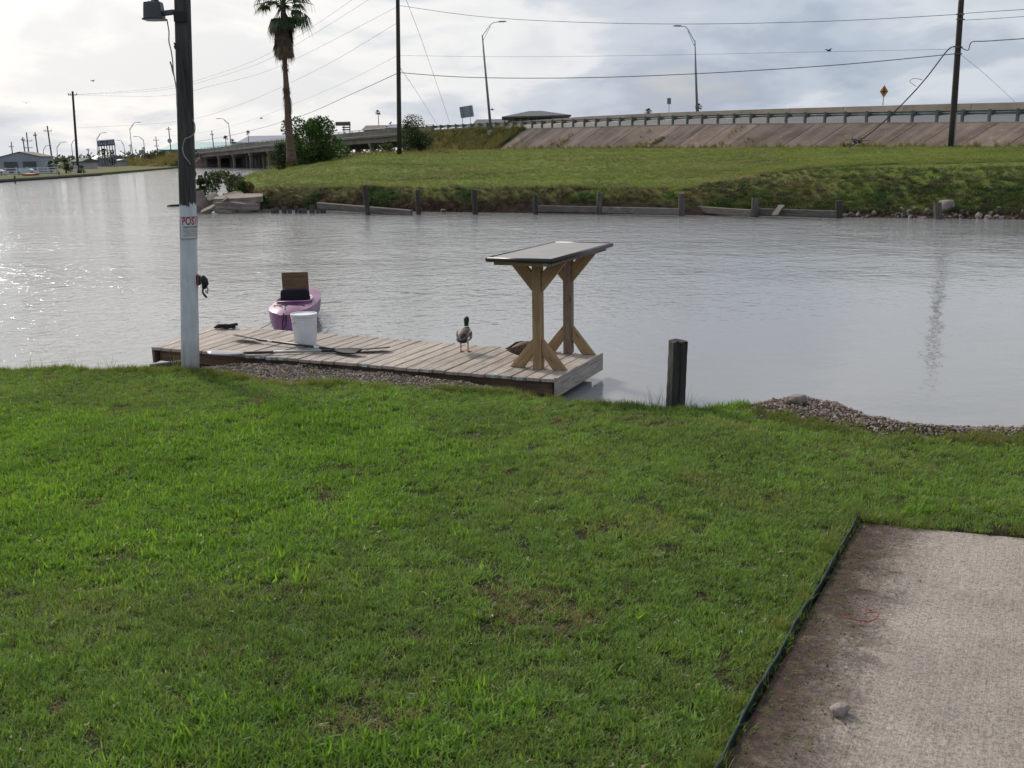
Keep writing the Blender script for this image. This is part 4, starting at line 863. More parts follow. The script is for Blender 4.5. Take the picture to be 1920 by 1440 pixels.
# --- kayak
def kayak():
    a = Vector((-2.97, 13.15, 0)); b = Vector((-3.14, 15.75, 0)); d = b - a; L_ = d.length
    r = thing('kayak', 'faded purple sit-in kayak tied up behind the dock', 'kayak', ((a.x + b.x) / 2, (a.y + b.y) / 2, WZ), math.atan2(d.y, d.x))
    # sections from the near end (x=-L/2) to the far end; keel, chine, sheer, deck crown
    st = [(-.5, .045, .30, .02), (-.488, .12, .32, .0), (-.45, .215, .33, -.04), (-.37, .295, .33, -.08), (-.26, .335, .32, -.09), (-.1, .345, .31, -.09), (.1, .345, .30, -.09), (.25, .30, .31, -.08), (.38, .20, .33, -.06), (.46, .09, .35, -.02), (.5, .012, .36, .04)]
    def sec(x, hw, sh, k):
        cr = .055 * min(1, hw / .3)                                    # deck crown
        return [(0, -hw, sh), (0, -hw * .93, sh * .55 + k * .3), (0, -hw * .62, k + .02), (0, 0, k), (0, hw * .62, k + .02), (0, hw * .93, sh * .55 + k * .3), (0, hw, sh), (0, hw * .55, sh + cr * .75), (0, 0, sh + cr), (0, -hw * .55, sh + cr * .75)]
    def full(f): return [float(np.interp(f, [s[0] for s in st], [s[i] for s in st])) * (.87 if i == 1 else 1) for i in (1, 2, 3)]
    fs = np.linspace(-.5, .5, 41); m = MB(); rings = []
    for f in fs:
        hw, sh, k = full(f); rings.append([Vector((f * L_, p[1], p[2])) for p in sec(f, hw, sh, k)])
    nseg = 10; base = 0; m.loft(rings)
    # cut the cockpit: drop deck faces inside the oval
    cx, rx, ry = -0.28, .48, .232; keep = []
    def inside(p): return ((p[0] - cx) / rx) ** 2 + (p[1] / ry) ** 2 < 1 and p[2] > .2
    # refine deck so that the opening is clean
    m2 = MB(); hull = [];
    for i in range(len(rings) - 1):
        for k in range(10):
            if k in (6, 7, 8, 9): continue
            hull.append((i * 10 + k, i * 10 + (k + 1) % 10, (i + 1) * 10 + (k + 1) % 10, (i + 1) * 10 + k))
    m.f = hull + [tuple(range(10))[::-1], tuple(len(m.v) - 10 + k for k in range(10))]
    def deck_z(x, y):
        hw, sh, k = full(x / L_); cr = .055 * min(1, hw / .3); u = min(abs(y) / max(hw, .01), 1); return sh + cr * (1 - u * u) * 1.0
    NA = 64; ring0 = []; ring1 = []
    for j in range(NA):                                               # deck from sheer line to cockpit rim
        th = 2 * math.pi * j / NA; cxs, sn = math.cos(th), math.sin(th)
        xr, yr = cx + rx * cxs, ry * sn; t_ = 1.0
        for _ in range(400):
            t_ += .01; x_, y_ = cx + (xr - cx) * t_, yr * t_
            if abs(x_) > L_ / 2 - .005 or abs(y_) >= full(x_ / L_)[0]: break
        ring0.append((cx + (xr - cx) * t_, yr * t_)); ring1.append((xr, yr))
    dk_ = MB(); rows = []
    for q in np.linspace(0, 1, 6): rows.append([Vector((a_[0] + (b_[0] - a_[0]) * q, a_[1] + (b_[1] - a_[1]) * q, deck_z(a_[0] + (b_[0] - a_[0]) * q, a_[1] + (b_[1] - a_[1]) * q) + .001)) for a_, b_ in zip(ring0, ring1)])
    dk_.loft(rows, cap=False); dk_.build('deck', MT['kayak'], r, smooth=True)
    m.build('hull', MT['kayak'], r, smooth=True)
    cm = MB(); rr = []
    for dr, dz in ((0, -.01), (-.004, .03), (.012, .042), (.026, .036), (.022, .024), (.004, .02), (-.012, .02), (-.012, -.16)):
        rr.append([Vector((cx + (rx + dr) * math.cos(2 * math.pi * j / NA), (ry + dr) * math.sin(2 * math.pi * j / NA), deck_z(cx + rx * math.cos(2 * math.pi * j / NA), ry * math.sin(2 * math.pi * j / NA)) + dz)) for j in range(NA)])
    cm.loft(rr, cap=False); cm.build('cockpit_rim', MT['kayak'], r, smooth=True)
    fl = MB(); fl.add([(cx + (rx - .012) * math.cos(2 * math.pi * j / NA), (ry - .012) * math.sin(2 * math.pi * j / NA), .14) for j in range(NA)], [tuple(range(NA))]); fl.build('cockpit_floor', MT['kayak_in'], r)
    # seat back and upright board, facing the dock
    s = MB(); s.prism([(-.20, 0), (.20, 0), (.215, .06), (.20, .27), (.17, .31), (-.17, .31), (-.20, .27), (-.215, .06)], .045, Matrix.Translation((-.18, 0, .20)) @ Matrix.Rotation(R(90), 4, 'Z') @ Matrix.Rotation(R(78), 4, 'X'))
    so = s.build('seat_back', MT['foam'], r, bevel=.012); 
    MB().tube([(-.205, .01, .42), (-.222, .01, .42)], .012, 10).build('rivet', MT['galv'], so)
    timber('board', (-.11, -.185, .48), (-.11, .185, .48), .02, .50, MT['plywood'], r, bevel=.003)
    # deck lines
    for pts in (((-.80, -.12, 0), (-.93, .03, 0), (-1.05, .02, 0), (-1.2, 0, 0)), ((-.78, .20, 0), (-.92, .10, 0), (-1.08, .05, 0)), ((-.80, -.20, 0), (-.92, -.08, 0), (-.86, .10, 0), (-1.0, .0, 0))):
        q = MB(); Q = []
        for i in range(len(pts) - 1):
            for u in np.linspace(0, 1, 5): x_, y_ = [pts[i][j] + (pts[i + 1][j] - pts[i][j]) * u for j in (0, 1)]; Q.append((x_, y_, deck_z(x_, y_) + .008))
        q.tube(Q, .005, 6); q.build('deck_line', MT['blackrub'], r)
    for x_, y_ in ((-.86, -.12), (-.82, -.2), (-.95, .1), (-.80, .2)): MB().box((x_, y_, deck_z(x_, y_) + .008), (.035, .02, .016)).build('deck_fitting', MT['black'], r, bevel=.004)
    MB().tube([(-L_ / 2 - .01, .0, .33), (-L_ / 2 - .03, .02, .22), (-L_ / 2 - .03, .03, .10), (-L_ / 2 - .02, -.02, .18), (-L_ / 2 - .01, -.03, .31)], .007, 7).build('bow_strap', MT['blackrub'], r)
kayak()
a, b = D(517, 598, 13.0), D(452, 618, 12.62); m = MB(); m.tube([a.lerp(b, u) - Vector((0, 0, .06 * 4 * u * (1 - u))) for u in np.linspace(0, 1, 14)], .005, 6)
tag(m.build('mooring_rope', MT['rope'], loc=a), 'thin pale mooring rope from the kayak to the dock', 'rope')
# --- heap of dark rope at the dock's far corner
p = G(424, 617, DZ); r = thing('rope_heap', 'dark tangle of old rope at far left corner of dock', 'rope', p, world=True)
rs = random.Random(3)
for k in range(5):
    q = [p + Vector((rs.uniform(-.15, .15), rs.uniform(-.06, .06), .012 + rs.uniform(0, .05))) for _ in range(7)]; m = MB(); m.tube(q, .010, 6); m.build('strand', MT['blackrub'], r, smooth=True)
# --- black drain pipe under the dock's left end
a, b = G(282, 692, -.10), G(352, 683, -.08); m = MB(); pts = [a.lerp(b, u) for u in np.linspace(0, 1, 40)]
m.tube(pts, [.052 + .006 * (i % 2) for i in range(40)], 14); tag(m.build('drain_pipe', MT['blackrub'], loc=a), 'black ribbed drain pipe lying under the left end of dock', 'pipe')

# --- timber stub, small stake, broken concrete lump
p = G(1266, 768, -.02); r = thing('mooring_post', 'dark weathered square post standing at the lawn edge', 'post', p)
m = MB(); rs = random.Random(5); rings = []
prof = [(-.064, -.055), (-.03, -.062), (.0, -.05), (.028, -.064), (.062, -.058), (.066, 0), (.058, .06), (0, .064), (-.06, .06), (-.066, 0)]
for z in np.linspace(-.3, .60, 16): rings.append([Vector((x * (1 + rs.uniform(-.03, .03)), y * (1 + rs.uniform(-.03, .03)), z + (rs.uniform(-.012, .008) if z > .58 else 0))) for x, y in prof])
m.loft(rings); o = m.build('shaft', MT['postdark'], r); o.rotation_euler = (0, 0, .25)
o.rotation_euler = (R(.5), R(1.2), .25)
p = gnd(1193, 760); r = thing('iron_stub', 'small bent dark iron stub poking up from grass by the water', 'stub', p)
MB().tube([(-.01, 0, -.05), (-.012, 0, .035), (.0, 0, .048), (.03, 0, .046)], [.012, .011, .010, .008], 8).build('rod', MT['blackrub'], r); MB().tube([(-.04, 0, .02), (-.012, 0, .035)], .006, 6).build('tie', MT['blackrub'], r)
def lump(name, label, cat, c, size, mat, seed, rot=0, sub=3, amp=.28):
    bm = bmesh.new(); bmesh.ops.create_icosphere(bm, subdivisions=sub, radius=0.5)
    for v_ in bm.verts:
        n_ = mnoise.fractal(v_.co * 1.9 + Vector((seed * 3.1, seed, 0)), 1, 2, 3); k = 1 + amp * n_
        q = v_.co * k; q.x = max(-.42, min(.42, q.x)); q.y = max(-.42, min(.42, q.y)); q.z = max(-.4, min(.36, q.z)); v_.co = Vector((q.x * size[0], q.y * size[1], q.z * size[2]))
    me = bpy.data.meshes.new(name); bm.to_mesh(me); bm.free(); me.materials.append(mat); me.polygons.foreach_set('use_smooth', [True] * len(me.polygons))
    o = bpy.data.objects.new(name, me); COL.objects.link(o); o.location = c; o.rotation_euler = (0, 0, rot); return tag(o, label, cat)
p = gnd(1492, 756); lump('concrete_lump', 'pale broken concrete lump on top of the gravel point', 'rock', p + Vector((0, 0, .03)), (.20, .14, .10), MT['rock'], 2, .2)
p = gnd(1573, 1338); lump('stone', 'single grey stone lying on the dirty slab edge', 'stone', p + Vector((0, 0, .016)), (.078, .062, .056), MT['rock'], 4, .6, 3, .4)
# red wire loop
P_ = [gnd(px, py) + Vector((0, 0, .012)) for px, py in ((1578, 1160), (1592, 1164), (1610, 1168), (1630, 1171), (1642, 1165), (1648, 1156), (1643, 1152), (1630, 1153), (1618, 1156))]
m = MB(); m.tube(P_, .0024, 6); tag(m.build('red_wire', MT['red'], loc=P_[0], smooth=True), 'thin red wire curled on the dirt beside the slab', 'wire')
# --- garden edging
def edging():
    r = thing('garden_edging', 'dark green plastic lawn edging strip between grass and slab', 'edging', E0, world=True)
    n = 150; top, wall = [], []; L_ = 4.6; m = MB(); rows = []
    for i in range(n + 1):
        u = L_ * i / n; q = E0.to_2d() + EDIR * u; wob = .006 * math.sin(u * 2.3) + .003 * math.sin(u * 7.1); nr = Vector((-EDIR.y, EDIR.x)); q = q + nr * wob
        z = float(nbase(q.x, q.y)) + .019 + .003 * math.sin(u * 9) + .0025 * math.sin(u * 31)
        top.append(Vector((q.x, q.y, z))); rows.append([Vector((q.x - nr.x * .004, q.y - nr.y * .004, z)), Vector((q.x + nr.x * .004, q.y + nr.y * .004, z)), Vector((q.x + nr.x * .004, q.y + nr.y * .004, z - .14)), Vector((q.x - nr.x * .004, q.y - nr.y * .004, z - .14))])
    m.loft(rows); m.build('strip', MT['edging'], r)
    m = MB(); m.tube(top, [.0045 + .0015 * math.sin(i * 1.1) for i in range(n + 1)], 8); m.build('top_bead', MT['edging'], r, smooth=True)
edging()

# --- ducks
def duck_rings(spine):
    rings = []
    for i, (x, z, w, h) in enumerate(spine):
        a = spine[max(i - 1, 0)]; b = spine[min(i + 1, len(spine) - 1)]; dx, dz = b[0] - a[0], b[1] - a[1]; l = math.hypot(dx, dz) or 1; nx, nz_ = -dz / l, dx / l
        rings.append([Vector((x + nx * h * math.sin(t_), w * math.cos(t_), z + nz_ * h * math.sin(t_))) for t_ in np.linspace(0, 2 * math.pi, 20, endpoint=False)])
    return rings
def duckmat():
    t = NT('drake plumage'); tc = t.n('ShaderNodeTexCoord').outputs['Object']; s = t.n('ShaderNodeSeparateXYZ'); t.link(tc, s.inputs[0]); X_, Y_, Z_ = s.outputs
    ay = t.math('ABSOLUTE', Y_); n_ = t.noise(t.coord('Object', (30, 60, 60)), 1.5, 4, .6); jit = t.math('MULTIPLY', t.math('SUBTRACT', n_, .5), .03)
    back = t.ramp(n_, [(.35, (.035, .025, .02)), (.65, (.16, .115, .09))]); c = back
    flank = t.ramp(t.math('ADD', ay, jit), [(.058, 0), (.066, 1)]); c = t.mix(flank, c, (.78, .76, .74))
    low = t.ramp(t.math('ADD', Z_, jit), [(.125, 1), (.145, 0)]); c = t.mix(low, c, (.82, .80, .78))
    rump = t.math('MULTIPLY', t.ramp(t.math('ADD', X_, jit), [(.0, 0), (.01, 1)]), 0)
    blk = t.math('MULTIPLY', t.math('LESS_THAN', t.math('ADD', X_, jit), -.075), t.math('LESS_THAN', ay, .055)); blk = t.math('MULTIPLY', blk, t.math('GREATER_THAN', Z_, .105)); c = t.mix(blk, c, (.012, .012, .014))
    br = t.math('GREATER_THAN', t.math('ADD', X_, jit), .085); c = t.mix(br, c, (.10, .045, .03))
    ring = t.math('GREATER_THAN', Z_, .262); c = t.mix(ring, c, (.6, .6, .58)); hd = t.math('GREATER_THAN', Z_, .272); c = t.mix(hd, c, (.010, .022, .016))
    return t.done(t.bsdf(c, .6, t.bump(n_, .4, .006), spec=.35))
MT['drake'] = duckmat()
t = NT('hen plumage'); n_ = t.noise(t.coord('Object', (26, 60, 60)), 1.6, 4, .6); vo = t.n('ShaderNodeTexVoronoi'); vo.inputs['Scale'].default_value = 34; t.link(t.coord('Object', (1, 1.6, 1.6)), vo.inputs['Vector'])
c = t.ramp(n_, [(.35, (.045, .030, .020)), (.65, (.19, .125, .075))]); c = t.mix(t.ramp(vo.outputs['Distance'], [(.1, .8), (.55, 0)]), c, (.03, .02, .015)); MT['hen'] = t.done(t.bsdf(c, .75, t.bump(n_, .5, .006)))
MT['duckleg'] = pm('orange leg', (.48, .14, .035), (.38, .1, .03), 20, .6, .1)
MT['bill'] = pm('yellow bill', (.40, .32, .07), (.33, .26, .05), 20, .5, 0)
def drake():
    p = G(871, 660, DZ); r = thing('mallard_drake', 'mallard drake standing on the dock facing the water', 'duck', p, R(78))
    sp = [(-.175, .150, .006, .004), (-.165, .150, .026, .008), (-.13, .150, .046, .022), (-.095, .155, .062, .045), (-.05, .165, .078, .064), (.0, .178, .084, .072), (.045, .192, .080, .070), (.085, .210, .064, .058), (.105, .232, .044, .042), (.112, .255, .030, .031), (.114, .285, .024, .025), (.116, .310, .026, .028), (.120, .330, .030, .034), (.128, .347, .029, .031), (.138, .357, .020, .020), (.146, .360, .006, .006)]
    MB().loft(duck_rings(sp)).build('body', MT['drake'], r, smooth=True)
    m = MB(); m.loft([[(.135, -.011, .338), (.135, .011, .338), (.135, .010, .352), (.135, -.010, .352)], [(.165, -.011, .332), (.165, .011, .332), (.165, .009, .343), (.165, -.009, .343)], [(.198, -.013, .329), (.198, .013, .329), (.198, .010, .334), (.198, -.010, .334)]]); m.build('bill', MT['bill'], r, bevel=.002)
    for s in (-1, 1):
        m = MB(); m.loft([[Vector((x, s * (yy + th * math.cos(a) * .35), z + hh * math.sin(a))) for a in np.linspace(0, 6.283, 10, endpoint=False)] for x, yy, z, hh, th in ((.075, .062, .195, .018, .012), (.03, .078, .19, .042, .02), (-.04, .074, .178, .045, .02), (-.10, .05, .168, .028, .016), (-.15, .028, .166, .010, .01), (-.17, .02, .165, .003, .005))]); m.build('wing', pm_wing, r, smooth=True)
        lg = MB(); lg.tube([(.0, s * .038, .13), (.006, s * .04, .07), (.0, s * .04, .008)], [.011, .0065, .0065], 8); lo = lg.build('leg', MT['duckleg'], r, smooth=True)
        f = MB(); f.add([(-.012, s * .04, .010), (.055, s * .04 - .028, .003), (.064, s * .04, .003), (.055, s * .04 + .028, .003), (0, s * .04, .013), (-.012, s * .04, .001), (.055, s * .04 - .028, .0005), (.064, s * .04, .0005), (.055, s * .04 + .028, .0005)], [(0, 1, 4), (1, 2, 4), (2, 3, 4), (3, 0, 4), (5, 8, 7, 6), (0, 5, 6, 1), (1, 6, 7, 2), (2, 7, 8, 3), (3, 8, 5, 0)]); f.build('webbed_foot', MT['duckleg'], lo)
    MB().tube([(-.118, 0, .178), (-.135, 0, .192), (-.13, 0, .202), (-.118, 0, .2)], [.006, .005, .004, .002], 6).build('tail_curl', MT['black'], r, smooth=True)
pm_wing = pm('wing feathers', (.20, .165, .14), (.03, .022, .018), 30, .7, .3, stretch=(.6, 2, 2))
drake()
def hen():
    p = G(982, 668, DZ); r = thing('mallard_hen', 'brown mallard hen resting behind the front table post', 'duck', p, R(28))
    sp = [(-.20, .085, .008, .004), (-.185, .083, .028, .008), (-.14, .078, .052, .028), (-.09, .076, .074, .052), (-.03, .080, .088, .070), (.04, .085, .092, .076), (.10, .092, .080, .068), (.145, .115, .052, .046), (.160, .150, .032, .033), (.165, .178, .027, .029), (.176, .205, .029, .030), (.192, .218, .024, .024), (.205, .222, .008, .008)]
    MB().loft(duck_rings(sp)).build('body', MT['hen'], r, smooth=True)
    m = MB(); m.loft([[(.19, -.011, .200), (.19, .011, .200), (.19, .009, .215), (.19, -.009, .215)], [(.22, -.010, .196), (.22, .010, .196), (.22, .008, .206), (.22, -.008, .206)], [(.248, -.011, .194), (.248, .011, .194), (.248, .009, .198), (.248, -.009, .198)]]); m.build('bill', MT['bill'], r, bevel=.002)
    for s in (-1, 1):
        m = MB(); m.loft([[Vector((x, s * (yy + th * math.cos(a) * .35), z + hh * math.sin(a))) for a in np.linspace(0, 6.283, 10, endpoint=False)] for x, yy, z, hh, th in ((.10, .068, .10, .02, .012), (.04, .088, .105, .046, .02), (-.05, .080, .102, .048, .02), (-.12, .05, .098, .03, .016), (-.18, .025, .10, .010, .01), (-.21, .015, .104, .003, .005))]); m.build('wing', MT['hen'], r, smooth=True)
        MB().box((.02, s * .045, .01), (.05, .03, .012)).build('foot', MT['duckleg'], r, bevel=.004)
hen()

# ================================================================= FAR BANK THINGS
def wp(px, py, z=WZ): return G(px, py, z)
# --- old bulkhead: standing posts and rails
def round_post(name, px, ytop, ybase, r, mat, parent=None, lean=0.0, label=None):
    b = wp(px, ybase); top = D(px + lean, ytop, b.y); off = ORG[parent] if parent else b
    m = MB(); rs = random.Random(px); d = top - b; rings = []
    x = Vector((1, 0, 0)); y = Vector((0, 1, 0)); H_ = d.length
    for u in (-.6 / H_, 0, .3, .6, .9, 1.0):
        c = b + d * u; k = 1 - .08 * max(u, 0); rings.append([c + (x * math.cos(t_) + y * math.sin(t_)) * r * k * (1 + rs.uniform(-.06, .06)) + Vector((0, 0, rs.uniform(-.04, .02) if u == 1 else 0)) for t_ in np.linspace(0, 6.283, 12, endpoint=False)])
    m.loft(rings)
    o = m.build(name, mat, parent, loc=None if parent else b)
    if label: tag(o, label, 'post')
    return o
bh = thing('bulkhead', 'old timber bulkhead of posts and rails along the far bank', 'bulkhead', wp(1280, 405), world=True)
for px, yt, yb_, r_, mt in ((1004, 366, 402, .10, 'postdark'), (1124, 362, 402, .11, 'postgrey'), (1278, 362, 405, .12, 'postgrey'), (1416, 372, 407, .13, 'postgrey'), (1573, 376, 409, .13, 'postdark')):
    round_post('post', px, yt, yb_, r_, MT[mt], bh)
for (xa, ya, xb, yb_) in ((1010, 391, 1120, 393), (1130, 393.5, 1273, 397), (1284, 391, 1410, 400), (1422, 397, 1568, 402)):
    a, b = wp(xa, ya + 8), wp(xb, yb_ + 8); a.z = WZ + .17; b.z = WZ + .17; a = D(xa, ya, a.y - .45); b = D(xb, yb_, b.y - .45); timber('rail', a, b, .10, .24, MT['old'], bh, bevel=.02)
for px, yt, yb_, r_, ln, lb in ((690, 347, 403, .10, -7, 'leaning dark post with the fallen beam at its foot'), (785, 356, 402, .10, -2, 'dark post alone on the far bank, right of the leaning one'), (891, 355, 402, .11, -2, 'dark post alone under the bare bank, left of the bulkhead'), (1759, 378, 411, .13, -1, 'short grey post in front of the pale boulder')):
    round_post('bank_post', px, yt, yb_, r_, MT['postdark'] if px < 1700 else MT['postgrey'], None, ln, lb)
a = wp(596, 397); b = wp(772, 404); a = D(596, 385, a.y - .1); b = D(772, 400, b.y + .1); tag(timber('fallen_beam', a, b, .16, .26, MT['old'], bevel=.03), 'long grey fallen beam sloping down to the water', 'beam')
b_ = wp(1446, 409); tag(timber('leaning_plank', D(1452, 404, b_.y - .3), D(1466, 385, b_.y + .1), .22, .05, MT['old'], bevel=.01), 'pale plank leaning against the bulkhead rail', 'plank')
sp = thing('rotten_piling', 'row of rotten dark stub planks at the water, left of fallen beam', 'piling', wp(540, 400), world=True)
rs = random.Random(9); x_ = 507
while x_ < 600:
    w_ = rs.uniform(6, 12); c = wp(x_ + w_ / 2, 400); h_ = rs.uniform(.12, .34) if x_ < 582 else .16
    timber('stub_plank', c + Vector((0, rs.uniform(-.1, .1), -.5)), c + Vector((rs.uniform(-.04, .04), 0, h_)), w_ * c.y / F * .86, .09, MT['old_dark'], sp, bevel=.015); x_ += w_ + rs.choice((0.3, 0.3, 3))
# log floating left of the yard pole
c = wp(326, 387); m = MB(); m.tube([c + Vector((-.32, 0, 0)), c + Vector((-.1, .02, .03)), c + Vector((.45, .05, .04))], [.05, .07, .06], 8); tag(m.build('driftwood', MT['blackrub'], loc=c), 'dark driftwood floating just left of the pole', 'log')
# --- concrete rubble at the point
def slab_piece(label, px, py, size, rot, seed, z=None, name='concrete_slab'):
    c = wp(px, py) if z is None else D(px, py, z); rs = random.Random(seed); bm = bmesh.new(); bmesh.ops.create_cube(bm, size=1.0)
    bmesh.ops.subdivide_edges(bm, edges=bm.edges, cuts=2, use_grid_fill=True)
    for v_ in bm.verts: v_.co = Vector([v_.co[i] * size[i] + rs.uniform(-.028, .028) for i in range(3)])
    me = bpy.data.meshes.new(name); bm.to_mesh(me); bm.free(); me.materials.append(MT['rubble'])
    o = bpy.data.objects.new(name, me); COL.objects.link(o); o.location = c; o.rotation_euler = [R(a) for a in rot]; return tag(o, label, 'rubble', 'broken concrete dumped at the far point')
slab_piece('upright broken slab beside the dark pole, leftmost of the rubble', 374, 380, (.95, .7, .22), (14, 66, -25), 1, 44.6)
slab_piece('broken slab lying flat on top of the rubble pile', 448, 373, (2.0, 1.3, .24), (4, -2, 10), 2, 44.2)
slab_piece('long broken slab under the flat one, streaked with rust', 446, 384, (1.75, 1.0, .26), (3, 3, 8), 3, 43.7)
slab_piece('narrow slab sliding into the water in front of the pile', 404, 387, (1.25, .42, .20), (10, -26, 14), 4, 43.4)
slab_piece('small tilted block behind the sliding slab', 402, 376, (.45, .5, .5), (20, -35, 30), 5, 44.6)
slab_piece('triangular slab piece resting on top of the flat slab', 440, 367.5, (.8, .9, .16), (10, -8, 30), 6, 45.0)
slab_piece('low slab awash at the foot of the rubble', 424, 396, (.8, .5, .16), (4, 6, -12), 7, 43.2)
lump('boulder', 'big pale boulder behind the short grey post on far bank', 'rock', D(1774, 386, 33.4), (.62, .55, .52), MT['rock'], 5, .4, 3, .3)
for k, (px, py, s, lb) in enumerate(((920, 390, .28, 'brown rock at the water below the bare bank'), (985, 389, .34, 'pinkish rock beside the first bulkhead post'), (832, 395, .3, 'flat brown rock between the two lone posts'), (1880, 400, .42, 'reddish flat rock near the right edge of the far bank'), (1905, 396, .26, 'small pale rock at the right end of the far bank'), (1812, 400, .24, 'small dark rock right of the boulder'), (1738, 396, .22, 'small grey rock left of the short post'))):
    c = wp(px, py + 7); lump('rock', lb, 'rock', D(px, py, c.y + .3), (s, s * .8, s * .6), MT['rock'] if k % 2 else MT['rockdark'], 8 + k, k, 2, .35)

# --- leaf helpers
def leaf_quad(mb, c, size, rs, up=.3, asp=.55):
    n = Vector((rs.gauss(0, 1), rs.gauss(0, 1), rs.gauss(up, 1))).normalized(); x = n.orthogonal().normalized(); a = rs.random() * 6.283
    y = n.cross(x); u = x * math.cos(a) + y * math.sin(a); w = n.cross(u); l = size * rs.uniform(.6, 1.3); h = l * asp
    b = len(mb.v); mb.v += [tuple(c - u * l * .5), tuple(c + w * h * .5), tuple(c + u * l * .5), tuple(c - w * h * .5)]; mb.f.append((b, b + 1, b + 2, b + 3))
def crown(clumps, n, size, seed, mat, name='crown', parent=None, shell=.55, asp=.55):
    rs = random.Random(seed); m = MB(); tot = sum(r ** 2 for _, r in clumps)
    for c, r in clumps:
        for _ in range(int(n * r * r / tot)):
            d = Vector((rs.gauss(0, 1), rs.gauss(0, 1), rs.gauss(0, 1))).normalized(); k = shell + (1 - shell) * rs.random() ** .5
            q = Vector(c) + Vector((d.x * r, d.y * r, d.z * r * .8)) * k * rs.uniform(.82, 1.12); leaf_quad(m, q, size, rs, asp=asp)
    return m.build(name, mat, parent, fix=False)
def tree(name, label, base, h, w, seed, mat='leaf', n=5000, leaf=.16, trunk=.12, low=.25, cat='tree', group=None, lean=0.0, ncl=16):
    r = thing(name, label, cat, base, group=group); rs = random.Random(seed); cl = []
    for k in range(ncl):
        u = rs.random(); z = h * (low + (1 - low) * (.1 + .78 * u)); prof = math.sin(math.pi * min(1, .18 + .78 * u)) ** .7; a = rs.random() * 6.283; rr = w / 2 * prof * rs.uniform(.15, .72)
        cl.append((Vector((rr * math.cos(a) + lean * u, rr * math.sin(a), z)), w * (rs.uniform(.14, .24) if ncl < 20 else rs.uniform(.08, .16))))
    m = MB(); m.tube([(0, 0, -.2), (.03 * h, 0, h * .25), (lean * .4, 0, h * .5), (lean * .7, 0, h * .75)], [trunk, trunk * .8, trunk * .5, trunk * .2], 8); tr = m.build('trunk', MT['bark'], r, smooth=True)
    for c, rr in cl[::2]:
        m = MB(); m.tube([(lean * .3, 0, h * .32), (c.x * .5, c.y * .5, (h * .32 + c.z) / 2), tuple(c)], [trunk * .4, trunk * .25, trunk * .08], 5); m.build('limb', MT['bark'], tr)
    crown(cl, n, leaf, seed, MT[mat], 'crown', r); return r
tree('leafy_tree', 'bushy green tree behind the tall palm', far_at(578, 84, -.2) + Vector((.2, 0, -.3)), 4.1, 7.6, 4, 'leaf', 12000, .20, .16, .04, ncl=26)
tree('shrub', 'dense dark shrub beside the tall wooden pole', far_at(781, 100, -.2), 3.4, 5.0, 8, 'leafdark', 9000, .15, .08, .0, 'shrub')
tree('shrub', 'low shrub against the bridge, left of the wooden pole', far_at(722, 104, -.2), 1.8, 2.4, 9, 'leafdark', 1800, .15, .05, .0, 'shrub')
tree('shrub', 'dark shrub at the foot of the tall palm', far_at(522, 82, -.3), 2.4, 2.2, 10, 'leafdark', 2600, .15, .05, .0, 'shrub')
# --- fan palm
def fan(mb, o, d, L_, rs, n=17, spread=2.5, droop=.45, w=.05):
    """one fan leaf: fingers radiating from o about direction d"""
    d = d.normalized(); side = d.cross(Vector((0, 0, 1))); side = side.normalized() if side.length > .1 else Vector((1, 0, 0)); nrm = side.cross(d)
    for k in range(n):
        a = (k / (n - 1) - .5) * spread; dr = d * math.cos(a) + side * math.sin(a); l = L_ * (1 - .25 * abs(a) / spread * 2) * rs.uniform(.85, 1.08); ww = w * rs.uniform(.8, 1.2)
        pr = dr.cross(nrm).normalized(); m1 = o + dr * l * .55; tip = o + dr * l + Vector((0, 0, -droop * l * rs.uniform(.5, 1.3)))
        b = len(mb.v); mb.v += [tuple(o), tuple(m1 - pr * ww), tuple(m1 + pr * ww), tuple(tip)]; mb.f += [(b, b + 1, b + 2), (b + 1, b + 3, b + 2)]
